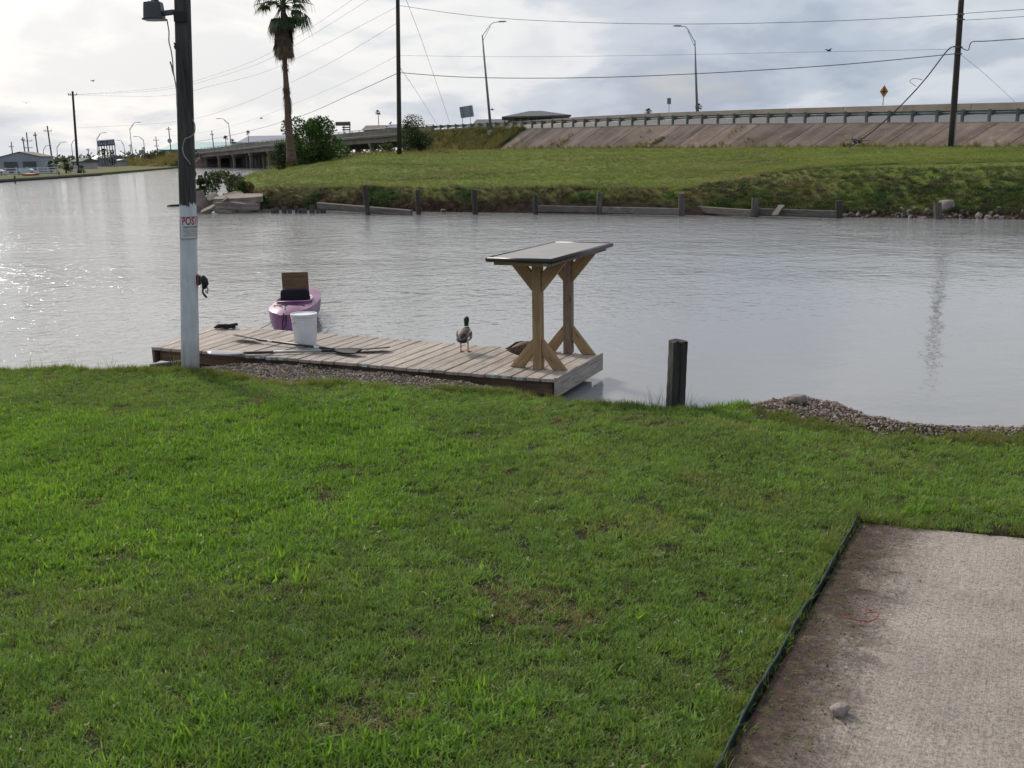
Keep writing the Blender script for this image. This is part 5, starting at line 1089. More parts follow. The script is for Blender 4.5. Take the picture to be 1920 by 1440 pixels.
def big_palm():
    base = far_at(547, 75, -.25); r = thing('fan_palm', 'tall fan palm with shaggy dead frond skirt on the far bank', 'palm', base, world=True); rs = random.Random(21)
    ax = lambda py: D(float(np.interp(py, [0, 90, 180, 240, 300], [531, 532, 538, 541, 547])), py, base.y)
    ys_ = [306, 295, 280, 262, 240, 215, 190, 170, 150, 130, 110, 70, 30, 5]
    m = MB(); m.tube([ax(y) for y in ys_], [.42, .35, .31, .27, .25, .23, .21, .22, .19, .17, .18, .20, .20, .16], 14); tr = m.build('trunk', MT['palmtrunk'], r, smooth=True)
    # old leaf bases on the trunk: a ragged collar part way up and a few stubs
    m = MB()
    for _ in range(260):
        y = rs.choice((rs.uniform(170, 202), rs.uniform(164, 176), rs.uniform(120, 135))); c = ax(y); a = rs.random() * 6.283; o = c + Vector((math.cos(a), math.sin(a), 0)) * .24; l = rs.uniform(.25, .9 if y > 175 else .4)
        t_ = o + Vector((math.cos(a) * .14, math.sin(a) * .14, (-l if y > 176 else rs.uniform(-.3, .2)))); q = Vector((-math.sin(a), math.cos(a), 0)) * rs.uniform(.02, .05); b = len(m.v); m.v += [tuple(o - q), tuple(o + q), tuple(t_)]; m.f.append((b, b + 1, b + 2))
    m.build('old_leaf_bases', MT['deadfrond'], tr, fix=False)
    top = ax(8)
    # dead skirt
    for k in range(70):
        m = MB(); u = (k / 70); y = 20 + 70 * u ** .8; c = ax(y); a = rs.random() * 6.283; out = Vector((math.cos(a), math.sin(a), 0))
        o = c + out * (.30 + .22 * math.sin(u * 2.6)); d = out * rs.uniform(.10, .34) * (1.25 - u) + Vector((0, 0, -1)); fan(m, o, d, rs.uniform(.9, 1.5), rs, 8, .75, .05, .045)
        m.build('dead_frond', MT['deadfrond'], r, fix=False)
    # living fronds: long stalk then fan
    spec = [(a, e) for e in (72, 50) for a in rs.sample(range(0, 360, 24), 8)] + [(a + rs.uniform(-10, 10), rs.uniform(5, 32)) for a in range(0, 360, 32)] + [(a + rs.uniform(-14, 14), rs.uniform(-62, -12)) for a in range(10, 370, 26)]
    for a, e in spec:
        d = Vector((math.cos(R(a)) * math.cos(R(e)), math.sin(R(a)) * math.cos(R(e)), math.sin(R(e)))); L_ = rs.uniform(1.05, 1.5); p1 = top + d * L_ + Vector((0, 0, -.12)); m = MB()
        m.tube([top + d * .1, top + d * L_ * .5 + Vector((0, 0, .02)), p1], [.03, .022, .016], 5); st = m.build('stalk', MT['frond'], r)
        m = MB(); fan(m, p1, (d + Vector((0, 0, -.45))), rs.uniform(.75, 1.15), rs, 19, 2.6, rs.uniform(.3, .75), .055); m.build('frond', MT['frond'], st, fix=False)
    for a in (172, 8, 200, -20):                                       # drooping flower stalks
        d = Vector((math.cos(R(a)), math.sin(R(a)) * .4, .1)); m = MB(); Q = [top + d * u * 2.1 + Vector((0, 0, .3 * u - .55 * u * u)) for u in np.linspace(0, 1, 10)]; m.tube(Q, .016, 4)
        for q in Q[4:]:
            m.tube([q, q + Vector((.06, 0, -.25)), q + Vector((.1, 0, -.55))], .008, 3)
        m.build('flower_stalk', MT['deadfrond'], r)
big_palm()
def small_palm(label, px, ytop, ybase, Y, wpx, seed, skirt=False, clump=False, group='small palms in the distance'):
    base = D(px, ybase, Y); h = (ybase - ytop) * Y / F; w = wpx * Y / F; r = thing('small_palm', label, 'palm', base, group=group, world=True); rs = random.Random(seed)
    hc = h - w * .42 if not clump else h * .35; hc = max(hc, .15); m = MB(); m.tube([base + Vector((0, 0, -.3)), base + Vector((.05, 0, hc * .5)), base + Vector((.02, 0, hc))], [w * .07, w * .055, w * .05], 6); m.build('trunk', MT['palmtrunk'], r)
    top = base + Vector((.02, 0, hc))
    for k in range(22):
        a = rs.random() * 6.283; e = rs.uniform(-.6, 1.4); d = Vector((math.cos(a) * math.cos(e), math.sin(a) * math.cos(e), math.sin(e))); m = MB(); o = top + d * w * .2
        m.tube([top, o], w * .012, 3); fan(m, o, d, w * .32, rs, 9, 2.2, .3, w * .035); m.build('frond', MT['frond'], r, fix=False)
# --- prickly pear and shrubs at the point
def cactus():
    base = D(388, 348, 46.5); r = thing('prickly_pear', 'dark prickly pear cactus among shrubs at the far point', 'cactus', base, world=True); rs = random.Random(2)
    for k in range(34):
        c = base + Vector((rs.gauss(0, .42), rs.gauss(0, .3), rs.uniform(-.25, .58))); bm = bmesh.new(); bmesh.ops.create_icosphere(bm, subdivisions=2, radius=.5)
        E_ = Euler((rs.uniform(-.4, .4), rs.uniform(-.5, .5), rs.random() * 3.1)).to_matrix(); s = rs.uniform(.17, .27)
        for v_ in bm.verts: v_.co = E_ @ Vector((v_.co.x * s * .8, v_.co.y * s * .18, v_.co.z * s * 1.15)) + (c - base)
        me = bpy.data.meshes.new('pad'); bm.to_mesh(me); bm.free(); me.materials.append(MT['cactus']); me.polygons.foreach_set('use_smooth', [True] * len(me.polygons)); o = bpy.data.objects.new('pad', me); COL.objects.link(o); o.parent = r
cactus()
for k, (px, py, Y, h, w, mt, lb) in enumerate(((405, 362, 46.2, .85, 1.5, 'leafdark', 'dark shrub under the prickly pear'), (440, 356, 47.5, .7, 1.5, 'leafdark', 'low shrub between the prickly pear and the lawn'), (425, 348, 48.5, .7, 1.2, 'leafdark', 'small shrub behind the rubble pile'), (470, 366, 46, .55, 1.0, 'leafbank2', 'dry brown shrub above the rubble pile'), (490, 385, 44.6, .6, .9, 'leafbank', 'bright green weed right of the rubble pile'), (455, 360, 46, .5, 1.0, 'leafbank', 'bright green weed above the rubble pile'), (378, 368, 46.2, .8, .7, 'leafdark', 'dark shrub just right of the pole on the far point'))):
    tree('shrub', lb, D(px, py, Y), h, w, 40 + k, mt, 900, .10, .02, .0, 'shrub', ncl=9)

# --- bank vegetation: scatter of leafy clumps, dry tufts, coarse grass
def clump_mesh(n, r, size, mat, seed):
    rs = random.Random(seed); m = MB()
    for _ in range(n):
        d = Vector((rs.gauss(0, 1), rs.gauss(0, 1), abs(rs.gauss(0, 1)))).normalized() * r * rs.random() ** .4; leaf_quad(m, Vector((d.x, d.y, d.z * .9)), size, rs, .6)
    return m.mesh('clump', mat, fix=False)
VEG = hidden_coll('bankveg', [clump_mesh(90, .22, .055, MT['leafbank'], i) for i in range(3)] + [clump_mesh(80, .20, .05, MT['leafdark'], 5 + i) for i in range(2)] + [tuft(40, .16, .12, .34, .014, 1.0, 1.4, MT['leafbank2']) for _ in range(3)] + [tuft(36, .16, .07, .19, .013, .9, .9, MT['weedgrass']) for _ in range(3)] + [tuft(34, .10, .25, .6, .013, .45, .8, MT['drygrass']) for _ in range(2)])
def bank_veg():
    pts, idx, s = [], [], []
    n = 22000
    for _ in range(n):
        a = RNG.uniform(-18, 28); sv = RNG.exponential(1.6) if RNG.random() < .6 else RNG.uniform(0, 9)
        x = SB[0] + sv * SN[0] + a * SE[0]; y = SB[1] + sv * SN[1] + a * SE[1]; z = float(zfar(x, y))
        if z < WZ + .05 or (sv < .45 and a > -2): continue
        rt = float(smooth(3, 9, a)); nv = mnoise.fractal(Vector((a * .55, sv * .8, 1.7)), 1, 2, 3); u = RNG.random()
        if sv < 1.4 and rt < .6:
            if nv > .30 and u < .7: k = RNG.integers(0, 3)
            elif u < .40: k = RNG.integers(5, 8)
            elif sv > 1.15 and u < .8: k = RNG.integers(8, 11)
            else: continue
        elif sv < 4.5 * max(rt, .3) + .6:
            if rt > .3 and u < .45 + .4 * nv: k = RNG.integers(0, 3) if nv > -.05 else RNG.integers(3, 5)
            elif u < .75: k = RNG.integers(8, 11)
            else: k = RNG.integers(5, 8)
        else: k = RNG.integers(8, 11); 
        pts.append((x, y, z)); idx.append(k); s.append(RNG.uniform(.5, 1.0) * (.62 if k >= 8 else .8) * (.8 if sv > 3.5 else 1))
    m_ = len(pts); s = np.array(s)
    scatter('bank_plants', pts, np.stack([RNG.normal(0, .15, m_), RNG.normal(0, .15, m_), RNG.uniform(0, 6.28, m_)], 1), np.stack([s, s, s], 1), idx, VEG, 'weeds and dry roots covering the far canal bank')
    pts, idx, s = [], [], []
    for _ in range(26000):
        px = RNG.uniform(420, 1950); q = RNG.random() ** 2.0; Y = 40 + 62 * q; p = D(px, 300, Y); sv, a = s_a(p.x, p.y)
        if sv < 5 or (a - a_left(sv)) * .743 < .5: continue
        if Vector((p.x - RX, p.y - RY, 0)).dot(MV) > -4.4: continue
        pts.append((p.x, p.y, float(zfar(p.x, p.y)))); idx.append(RNG.integers(8, 11)); s.append(RNG.uniform(.45, .8) * (1 + q))
    m_ = len(pts); s = np.array(s); scatter('far_grass', pts, np.stack([RNG.normal(0, .15, m_), RNG.normal(0, .15, m_), RNG.uniform(0, 6.28, m_)], 1), np.stack([s, s, s * .8], 1), idx, VEG, 'mown grass of the far lawn')
    pts, idx, s = [], [], []                                              # verge by the bridge and foot of the slope
    for _ in range(4200):
        n_ = RNG.uniform(-23, -10.3); o_ = RNG.uniform(0, 1); q0, q1 = RP(n_, -.5), foot(n_); p = q0.lerp(q1, o_ * 1.15); pts.append(tuple(p)); idx.append(RNG.choice([0, 1, 3, 8, 9, 10, 12, 11, 6])); s.append(RNG.uniform(1.0, 1.9))
    for _ in range(900):
        n_ = RNG.uniform(-11, 33); p = foot(n_, RUN + RNG.uniform(-.1, .35)); pts.append(tuple(p)); idx.append(RNG.choice([8, 9, 10, 11])); s.append(RNG.uniform(.8, 1.3))
    for n0, o0, cnt, mix in ((2.9, .70, 60, (3, 4, 11)), (2.2, .88, 26, (11, 12)), (-4.6, .68, 26, (11, 12)), (-5.2, .85, 16, (11,)), (7.2, .40, 7, (11,)), (7.4, .85, 8, (11, 12)), (8.6, .68, 7, (11,)), (-9, .7, 8, (12,)), (1.3, .45, 4, (11,))):
        for _ in range(cnt):
            q_ = RNG.normal(0, .12); n_ = n0 + RNG.normal(0, .16); o_ = min(max(o0 + q_, .1), 1.0); p = RP(n_, -.5).lerp(foot(n_), o_); pts.append(tuple(p)); idx.append(RNG.choice(mix)); s.append(RNG.uniform(.45, .9))
    for _ in range(1500):                                                 # rough grass behind the lawn by the bridge
        px = RNG.uniform(500, 860); Y = RNG.uniform(84, 120); p = D(px, 290, Y); sv, a = s_a(p.x, p.y)
        if (a - a_left(sv)) * .743 > .6: pts.append((p.x, p.y, float(zfar(p.x, p.y)))); idx.append(RNG.choice([8, 9, 10, 11, 12])); s.append(RNG.uniform(.6, 1.15))
    m_ = len(pts); s = np.array(s); scatter('roadside_weeds', pts, np.stack([RNG.normal(0, .15, m_), RNG.normal(0, .15, m_), RNG.uniform(0, 6.28, m_)], 1), np.stack([s, s, s], 1), idx, VEG, 'tall weeds and dry grass on the highway slope')
bank_veg()
def bank_stones():
    n = 260; a = RNG.uniform(10.5, 19, n); sv = np.abs(RNG.normal(.25, .3, n)); x = SB[0] + sv * SN[0] + a * SE[0]; y = SB[1] + sv * SN[1] + a * SE[1]; z = np.maximum(zfar(x, y), WZ - .02); s = np.clip(RNG.lognormal(math.log(.10), .5, n), .04, .3)
    scatter('bank_stones', np.stack([x, y, z + .02], 1), RNG.uniform(0, 6.28, (n, 3)) * np.array([.2, .2, 1]), np.stack([s, s, s], 1), RNG.integers(0, 6, n), hidden_coll('bankstones', [pebble(MT['rock'] if i % 2 else MT['rockdark'], 50 + i) for i in range(6)]), 'small loose stones at the waterline of the far bank')
bank_stones()

# ================================================================= HIGHWAY THINGS
def guardrail():
    r = thing('guardrail', 'galvanised guard rail on posts along the highway edge', 'guardrail', RP(0), world=True)
    pm_ = MB().box((0, 0, .34), (.15, .19, .98)).mesh('post', MT['galv_post'], bevel=.01); bm_ = MB().box((0, 0, 0), (.14, .2, .34)).mesh('blockout', MT['galv_post'], bevel=.01)
    ang = math.atan2(EV.y, EV.x)
    for n in range(-23, 27):
        p = RP(n) - RP(0); o = bpy.data.objects.new('post', pm_); COL.objects.link(o); o.parent = r; o.location = p; o.rotation_euler = (random.uniform(-.02, .02), random.uniform(-.02, .02), ang); ORG[o] = Vector((0, 0, 0))
        b = bpy.data.objects.new('blockout', bm_); COL.objects.link(b); b.parent = o; b.location = (0, .19, .60); ORG[b] = Vector((0, 0, 0))
    for n in range(-23, 26, 2):
        m = MB(); prof = [(.285, .46), (.30, .475), (.355, .51), (.355, .545), (.30, .58), (.285, .60), (.30, .62), (.355, .655), (.355, .69), (.30, .73), (.285, .745), (.275, .745), (.29, .72), (.34, .688), (.34, .658), (.29, .625), (.275, .60), (.29, .578), (.34, .543), (.34, .513), (.29, .48), (.275, .46)]
        m.loft([[RP(k, o_, h_) for o_, h_ in prof] for k in (n + .0, n + 2.03)]); m.build('rail', MT['galv'], r)
guardrail()
def barrier():
    r = thing('concrete_barrier', 'long tan concrete barrier on the far side of the highway', 'barrier', RP(0, 11), world=True)
    for n in np.arange(-22, 36, 3.2):
        m = MB(); sweep(m, [n + .01, n + 1.6, n + 3.19], [(11.0, 0), (11.06, .12), (11.22, .32), (11.28, .84), (11.48, .84), (11.56, .32), (11.7, .1), (11.74, 0)]); m.build('barrier_section', MT['barrier'], r, bevel=.0)
barrier()
def bridge():
    r = thing('bridge', 'low concrete highway bridge on rows of columns over the canal', 'bridge', RP(-50), world=True)
    nn = list(np.arange(-79, -21.5, 2.85)) + [-21.8]
    m = sweep(MB(), nn, [(-.45, -.02), (11.7, -.02), (11.7, -.32), (-.45, -.32)]); m.build('deck', MT['bridge'], r)
    for o_ in (-.1, 2.9, 5.8, 8.7, 11.2): sweep(MB(), nn, [(o_, -.33), (o_ + .35, -.33), (o_ + .35, -1.0), (o_, -1.0)]).build('girder', MT['bridge'], r)
    for k in range(len(nn) - 1):
        for a, b in ((-.42, -.14), (11.35, 11.65)):
            m = sweep(MB(), [nn[k] + .01, nn[k + 1] - .01], [(a, -.015), (a, .68), (b, .68), (b, -.015)]); m.build('parapet_panel', MT['bridge'], r)
    sweep(MB(), nn, [(-.48, -.1), (-.48, .06), (-.425, .06), (-.425, -.1)]).build('ledge', MT['concrete'], r)
    for n in np.arange(-78.5, -22, 1.35):
        m = MB(); p = RP(n, -.28, .68); m.beam(p, p + Vector((0, 0, .22)) + MV * .06, .09, .09); m.build('rail_bracket', MT['galv_post'], r)
    m = MB(); m.tube([RP(n, -.2, .88) for n in nn], .055, 6); m.build('rail_tube', MT['lampgrey'], r)
    for n in (-77.7, -72.4, -67, -61.4, -55.8, -50, -44.2, -38.2, -32.2, -26.6):
        z = zr(n); m = MB(); a, b = RP(n, -.25), RP(n, 11.4); a.z = b.z = z - 1.22; m.beam(a, b, .6, .42); cp = m.build('pier_cap', MT['bridge'], r)
        for o_ in (.1, 2.7, 5.4, 8.1, 10.8):
            p = RP(n, o_); zb_ = min(-.8, 0); gz = float(zfar(p.x, p.y)); zb_ = min(zb_, gz - .3); m = MB(); m.box((p.x, p.y, (z - 1.44 + zb_) / 2), (.42, .42, z - 1.44 - zb_), Matrix.Rotation(math.atan2(EV.y, EV.x), 3, 'Z')); m.build('column', MT['bridge'], cp)
    for n in (-79.1, -21.6):
        a, b = RP(n, -.45), RP(n, 11.7); m = MB(); z = zr(n) - .05; lo = -1.0 if n < -50 else z - 3.2; a.z = b.z = (z + lo) / 2; m.beam(a, b, .35, z - lo); m.build('abutment_wall', MT['bridge'], r)
bridge()
def street_lamp(label, base, top, arm_end, rb=.13, group='lamp posts along the highway', foot_=True, thin=1.0):
    r = thing('street_lamp', label, 'street lamp', base, group=group, world=True); H_ = (top - base).length; d = arm_end - top; hx = Vector((d.x, d.y, 0)); ln = hx.length; hx = hx / ln
    m = MB(); m.tube([base, base.lerp(top, .5), top], [rb, rb * .75, rb * .5], 10); m.build('pole', MT['lampgrey'], r, smooth=True)
    if foot_: MB().lathe([(rb * 2.2, -.6), (rb * 2.2, .18), (rb * 2.0, .22), (rb * 1.3, .22), (rb * 1.2, .32)], 12, base).build('footing', MT['concrete'], r)
    a = .035 * thin; up1 = d.z
    m = MB(); m.tube([top - Vector((0, 0, .1)), top + hx * ln * .5 + Vector((0, 0, up1 * .82)), top + hx * ln * .68 + Vector((0, 0, up1 * .98)), arm_end], a, 6); m.build('arm', MT['lampgrey'], r)
    m = MB(); m.tube([top - Vector((0, 0, H_ * .07)), top + hx * ln * .5 + Vector((0, 0, up1 * .70))], a * .7, 5); m.build('brace', MT['lampgrey'], r)
    q = arm_end + hx * .45; m = MB(); m.loft([[arm_end + hx * u + Vector((0, 0, z)) + hx.cross(Vector((0, 0, 1))) * y for y, z in ((-w, 0), (-w * .7, h), (w * .7, h), (w, 0), (w * .6, -h * .6), (-w * .6, -h * .6))] for u, w, h in ((-.12, .06, .05), (.05, .14, .08), (.55, .17, .08), (.85, .08, .03))]); m.build('lamp_head', MT['lampgrey'], r)
base = RP(-13.3, -1.4); base.z -= .35; street_lamp('grey street lamp left of the pavilion, arm pointing right', base, D(904, 66, base.y), D(936, 41, base.y - .6), .17)
base = RP(-3.6, 12.4); base.z -= .3; street_lamp('grey street lamp right of the pavilion, arm pointing left', base, D(1302.5, 76, base.y), D(1276, 49, base.y - .6), .15)
# signs on the highway
def panel_sign(name, label, px, py, wpx, hpx, Y, ybase, posts, face, lean=0.0, lines=None):
    c = D(px, py, Y); w, h = wpx * Y / F, hpx * Y / F; b = D(px, ybase, Y); r = thing(name, label, 'sign', b, world=True); rot = Matrix.Rotation(lean, 3, 'Y')
    m = MB(); m.box(c, (w, .03, h), rot); f = m.build('panel', face, r, bevel=.01)
    for o_ in posts:
        p = c + rot @ Vector((o_ * w, .045, 0)); m = MB(); m.beam(p + rot @ Vector((0, 0, h * .45)), Vector((b.x + o_ * w, b.y + .045, b.z)), .055, .055, Vector((0, 1, 0))); m.build('post', MT['lampgrey'], r)
        if lines is None: m = MB(); m.beam(c + rot @ Vector((o_ * w, -.03, h * .48)), c + rot @ Vector((o_ * w, -.03, -h * .48)), .05, .03, Vector((0, 1, 0))); m.build('stiffener', MT['galv_post'], r)
    if lines:
        for k in lines: m = MB(); m.box(c + Vector((0, -.022, k * h)), (w * .7, .008, h * .09)); m.build('lettering', MT['galv_post'], f)
    return r, c
panel_sign('highway_sign', 'back of a grey rectangular sign on two posts, slightly tilted', 875, 209.5, 24, 20, 121, 238, (-.3, .3), MT['signback'], -.13)
panel_sign('highway_sign', 'small grey upright sign behind the barrier, left of right lamp', 1254.5, 189.5, 7.2, 11, 122, 216, (0,), MT['signback'], 0, (.28, .08, -.12, -.3))
def diamond():
    c = D(1657.5, 171.5, 99); s = 11.2 * 99 / F; b = D(1655, 204, 99); r = thing('warning_sign', 'yellow diamond warning sign with a black crossroads symbol', 'sign', b, world=True)
    m = MB(); m.prism([(0, -s), (s * .68, 0), (0, s), (-s * .68, 0)], .02, Matrix.Translation(c) @ Matrix.Rotation(R(90), 4, 'X')); m.build('panel', MT['signyellow'], r)
    for w, h in ((s * .16, s * .95), (s * .78, s * .16)): m = MB(); m.box(c + Vector((0, -.028 - (.004 if w > h else 0), 0)), (w, .012, h)); m.build('crossroads_symbol', MT['black'], r)
    m = MB(); m.beam(c + Vector((0, .03, s * .5)), b, .06, .06, Vector((0, 1, 0))); m.build('post', MT['lampgrey'], r)
diamond()

# --- big wooden poles
def big_pole(name, label, pxb, pyb, pxt, pyt, Y, rb, rt, mat='creosote'):
    b = D(pxb, pyb + 6, Y); t_ = D(pxt, pyt, Y); r = thing(name, label, 'pole', b, world=True); m = MB(); m.tube([b.lerp(t_, u) for u in np.linspace(0, 1, 6)], list(np.linspace(rb, rt, 6)), 14); m.build('shaft', MT[mat], r, smooth=True); return r
pA = big_pole('utility_pole', 'tall dark utility pole beside the shrub near the bridge', 749, 283, 745, -70, 82, .19, .14)
pB = big_pole('utility_pole', 'tall dark utility pole at the foot of the paved slope', 1783, 276, 1806, -50, 62, .195, .155)
m = MB(); m.tube([D(1788, 277, 61.85), D(1793, 212, 61.85)], .05, 8); m.build('conduit', MT['lampgrey'], pB)
for (px, py) in ((1796, 27), (1797, 36), (1793, 88), (1792, 101)):
    m = MB(); m.beam(D(px - 4, py, 61.8), D(px + 12, py, 61.8), .05, .06); m.build('bracket', MT['galv_post'], pB)
def wire(label, pts, Ys, rad=.016, cat='wire', name='power_line'):
    """hang a line through photo columns: ends and a low point between, at depths running from end to end"""
    n = len(pts); P_ = [D(px, py, Y) for (px, py), Y in zip(pts, Ys)]; Q = []
    for i in range(n - 1):
        for k in range(8):
            p0, p1, p2, p3 = P_[max(i - 1, 0)], P_[i], P_[i + 1], P_[min(i + 2, n - 1)]; u = k / 8
            Q.append(.5 * ((2 * p1) + (p2 - p0) * u + (2 * p0 - 5 * p1 + 4 * p2 - p3) * u * u + (3 * p1 - p0 - 3 * p2 + p3) * u ** 3))
    Q.append(P_[-1]); m = MB(); m.tube(Q, rad, 5); return tag(m.build(name, MT['wire'], loc=P_[0]), label, cat, 'wires strung between the poles')
def spread(a, b, xs): return [a + (b - a) * (x - xs[0]) / (xs[-1] - xs[0]) for x in xs]
def wr(label, pts, Ya, Yb, rad=.016): return wire(label, pts, spread(Ya, Yb, [p[0] for p in pts]), rad)
wr('topmost wire between the two tall dark poles', [(746, 10), (900, 31), (1080, 41.5), (1300, 45), (1560, 39.5), (1796, 27)], 82, 62, .016)
wr('faint middle wire between the two tall dark poles', [(747, 104), (950, 106.5), (1200, 104), (1500, 98), (1793, 92)], 82, 62, .008)
wr('thick lower cable between the two tall dark poles', [(747, 136), (880, 145), (1080, 146), (1300, 138.5), (1560, 122.5), (1790, 101)], 82, 62, .025)
wr('upper wire leaving the right pole to the right', [(1798, 26), (1860, 21.5), (1925, 17.5)], 61.8, 57, .016)
wr('second wire leaving the right pole to the right', [(1800, 38), (1860, 35), (1925, 30.5)], 61.8, 57, .014)
wr('thick cable leaving the right pole with a drooping loop', [(1800, 88), (1815, 94), (1822, 79), (1850, 77), (1925, 72)], 61.8, 57, .028)
wr('thin guy wire from the right pole down behind the barrier', [(1799, 100), (1850, 142), (1905, 193)], 61.8, 84, .010)
wire('thick slack cable running from the right pole down to the grass', [(1790, 87), (1775, 96), (1735, 148), (1690, 197), (1640, 243), (1592, 277)], [61.8, 61, 60, 59.5, 59, 58.8], .036, 'cable', 'fallen_cable')
wire('small loop of loose wire on the slack cable', [(1730, 150), (1714, 147), (1706, 153), (1718, 162)], [60, 59.9, 59.8, 59.7], .014, 'wire', 'loose_wire')
for k, (ys_, lb) in enumerate((([-60, 92, 141, 165, 176], 'highest wire from the tall pole to the far left'), ([-35, 103, 147, 169, 180], 'second wire from the tall pole to the far left'), ([12, 126, 160, 180, 185], 'third wire from the tall pole to the far left'))):
    wr(lb, list(zip((746, 520, 400, 300, 130 + 8 * k), ys_[:4] + [178])), 82, 150, .010)
wr('fourth wire from the tall pole passing behind the palm', [(746, 42), (600, 128), (450, 196), (330, 228), (140, 240)], 82, 150, .010)
wr('fifth wire from the tall pole passing behind the palm', [(746, 104), (620, 166), (480, 222), (380, 248), (280, 258)], 82, 230, .009)
wr('thick cable from the tall pole down towards the bridge', [(746, 137), (660, 176), (560, 219), (450, 250), (360, 267)], 82, 230, .028)
wr('nearer wire from the tall pole down over the bridge', [(751, 128), (785, 178), (820, 235)], 82, 165, .018)
wr('steeper wire from the tall pole down to the highway', [(750, -30), (795, 88), (844, 232)], 82, 160, .018)
# branch debris on the slope foot
p = foot(14.4, RUN - .5, .1); r = thing('dead_branch', 'dark dead branches lying where the slack cable meets the slope', 'branch', p, world=True); rs = random.Random(4)
for k in range(9):
    q = p + Vector((rs.uniform(-.5, .5), rs.uniform(-.2, .2), .1)); m = MB(); m.tube([q, q + Vector((rs.uniform(-.6, .2), rs.uniform(-.2, .2), rs.uniform(.1, .35))), q + Vector((rs.uniform(-.9, .5), 0, rs.uniform(.1, .5)))], [.05, .03, .015], 5); m.build('twig', MT['blackrub'], r)

# ================================================================= LEFT SHORE AND THE FAR BACKGROUND
def garage():
    Y = 148.0; k = Y / F; x0, x1 = D(4, 325, Y).x, D(77, 320, Y).x; zg = .13; w = x1 - x0; eave, ridge, dep = 2.35, 3.0, 7.0
    c = Vector(((x0 + x1) / 2, Y, zg)); r = thing('metal_garage', 'grey metal garage with two dark roller doors on the left shore', 'garage', c, R(10)); h = w / 2
    MB().prism([(-h, 0), (h, 0), (h, eave), (0, ridge), (-h, eave)], dep, Matrix.Rotation(R(90), 4, 'X') @ Matrix.Translation((0, 0, -dep))).build('wall', MT['metalwall'], r)
    for s in (-1, 1):
        m = MB(); a = Vector((0, -.15, ridge + .03)); b = Vector((s * (h + .12), -.15, eave - .02)); e = Vector((0, dep + .3, 0)); u = Vector((0, 0, .08)); m.add([a, b, b + e, a + e, a + u, b + u, b + e + u, a + e + u], [(0, 1, 2, 3), (7, 6, 5, 4), (0, 4, 5, 1), (1, 5, 6, 2), (2, 6, 7, 3), (3, 7, 4, 0)]); m.build('roof', MT['rooftan'], r)
        xc = s * w * .225 - .05; dw, dh = w * .325, 1.72
        d = MB().box((xc, -.03, dh / 2), (dw, .06, dh)).build('roller_door', MT['door'], r)
        MB().box((xc, -.065, dh * .58), (dw, .02, .09)).build('door_band', MT['doorband'], d)
    for z in (.0,): pass
garage()
def white_fence(label, a, b, n, h):
    r = thing('white_fence', label, 'fence', a, world=True, group='white rail fences on the left shore'); d = b - a
    for i in range(n + 1): p = a + d * i / n; MB().box(p + Vector((0, 0, h / 2)), (.13, .13, h + .1)).build('post', MT['white'], r)
    for k in range(3):
        for i in range(n): p, q = a + d * i / n, a + d * (i + 1) / n; MB().beam(p + Vector((0, 0, h * (.3 + .31 * k))), q + Vector((0, 0, h * (.3 + .31 * k))), .05, .12).build('rail', MT['white'], r)
a = D(-30, 338, 126); b = D(110, 331, 136.5); white_fence('white three rail fence in front of the metal garage', Vector((a.x, 126, .13)), Vector((b.x, 136.5, .13)), 7, 1.0)
white_fence('short white fence beside the far left utility pole', Vector((D(132, 327, 145).x, 145, .1)), Vector((D(146, 326, 147).x, 147, .1)), 1, 1.0)
def car(name, label, c, L_, rz, mat):
    r = thing(name, label, 'car', c, rz); k = L_ / 4.5; W = 1.75 * k
    side = [(-2.2, .25), (-2.25, .6), (-2.1, .85), (-1.5, .92), (-.95, 1.38), (.55, 1.42), (1.25, .98), (2.05, .82), (2.25, .6), (2.2, .25)]
    m = MB(); m.loft([[Vector((x * k, y * W / 2 * (1 if z < 1.0 else .86), z * k)) for x, z in side] for y in (-1, -.9, .9, 1)]); m.build('body', mat, r, bevel=.02)
    for s in (-1, 1):
        MB().prism([(-.85, .95), (-.62, 1.32), (.45, 1.35), (1.0, .98)], .012, Matrix.Translation((0, s * W / 2 * .93, 0)) @ Matrix.Scale(k, 4) @ Matrix.Rotation(R(90), 4, 'X')).build('side_window', MT['glass'], r)
        for x in (-1.35, 1.35):
            wm = MB(); wm.tube([(x * k, s * (W / 2 - .12 * k), .32 * k), (x * k, s * (W / 2 + .02 * k), .32 * k)], .33 * k, 16); wo = wm.build('wheel', MT['blackrub'], r); MB().tube([(x * k, s * (W / 2), .32 * k), (x * k, s * (W / 2 + .03 * k), .32 * k)], .19 * k, 12).build('rim', MT['lampgrey'], wo)
car('parked_car', 'white car parked behind the white fence by the garage', Vector((D(51, 330, 141).x, 141, .13)), 2.9, R(6), MT['carwhite'])
car('parked_car', 'pale car half cut off at the left edge behind the fence', Vector((D(-6, 330, 139).x, 139, .13)), 2.9, R(3), MT['carwhite'])
car('parked_car', 'white car roof showing above the highway barrier', RP(-2, 13.5, -.62) + Vector((1.0, 0, 0)), 4.6, math.atan2(EV.y, EV.x), MT['carwhite'])
c = Vector((D(54, 332, 126).x, 126.5, .2)); r = thing('beached_canoe', 'orange canoe lying on the grass in front of the white fence', 'canoe', c, R(8)); m = MB(); m.loft([[Vector((x, w * math.cos(t_), .12 + .14 * math.sin(t_) + abs(x) ** 2 * .05)) for t_ in np.linspace(0, 6.283, 10, endpoint=False)] for x, w in ((-1.0, .02), (-.7, .17), (0, .25), (.7, .17), (1.0, .02))]); m.build('hull', MT['orange'], r, smooth=True); MB().tube([(-1.0, -.02, .3), (-.5, -.22, .24), (0, -.26, .22), (.5, -.22, .24), (1, -.02, .3)], .03, 6).build('gunwale', MT['white'], r)
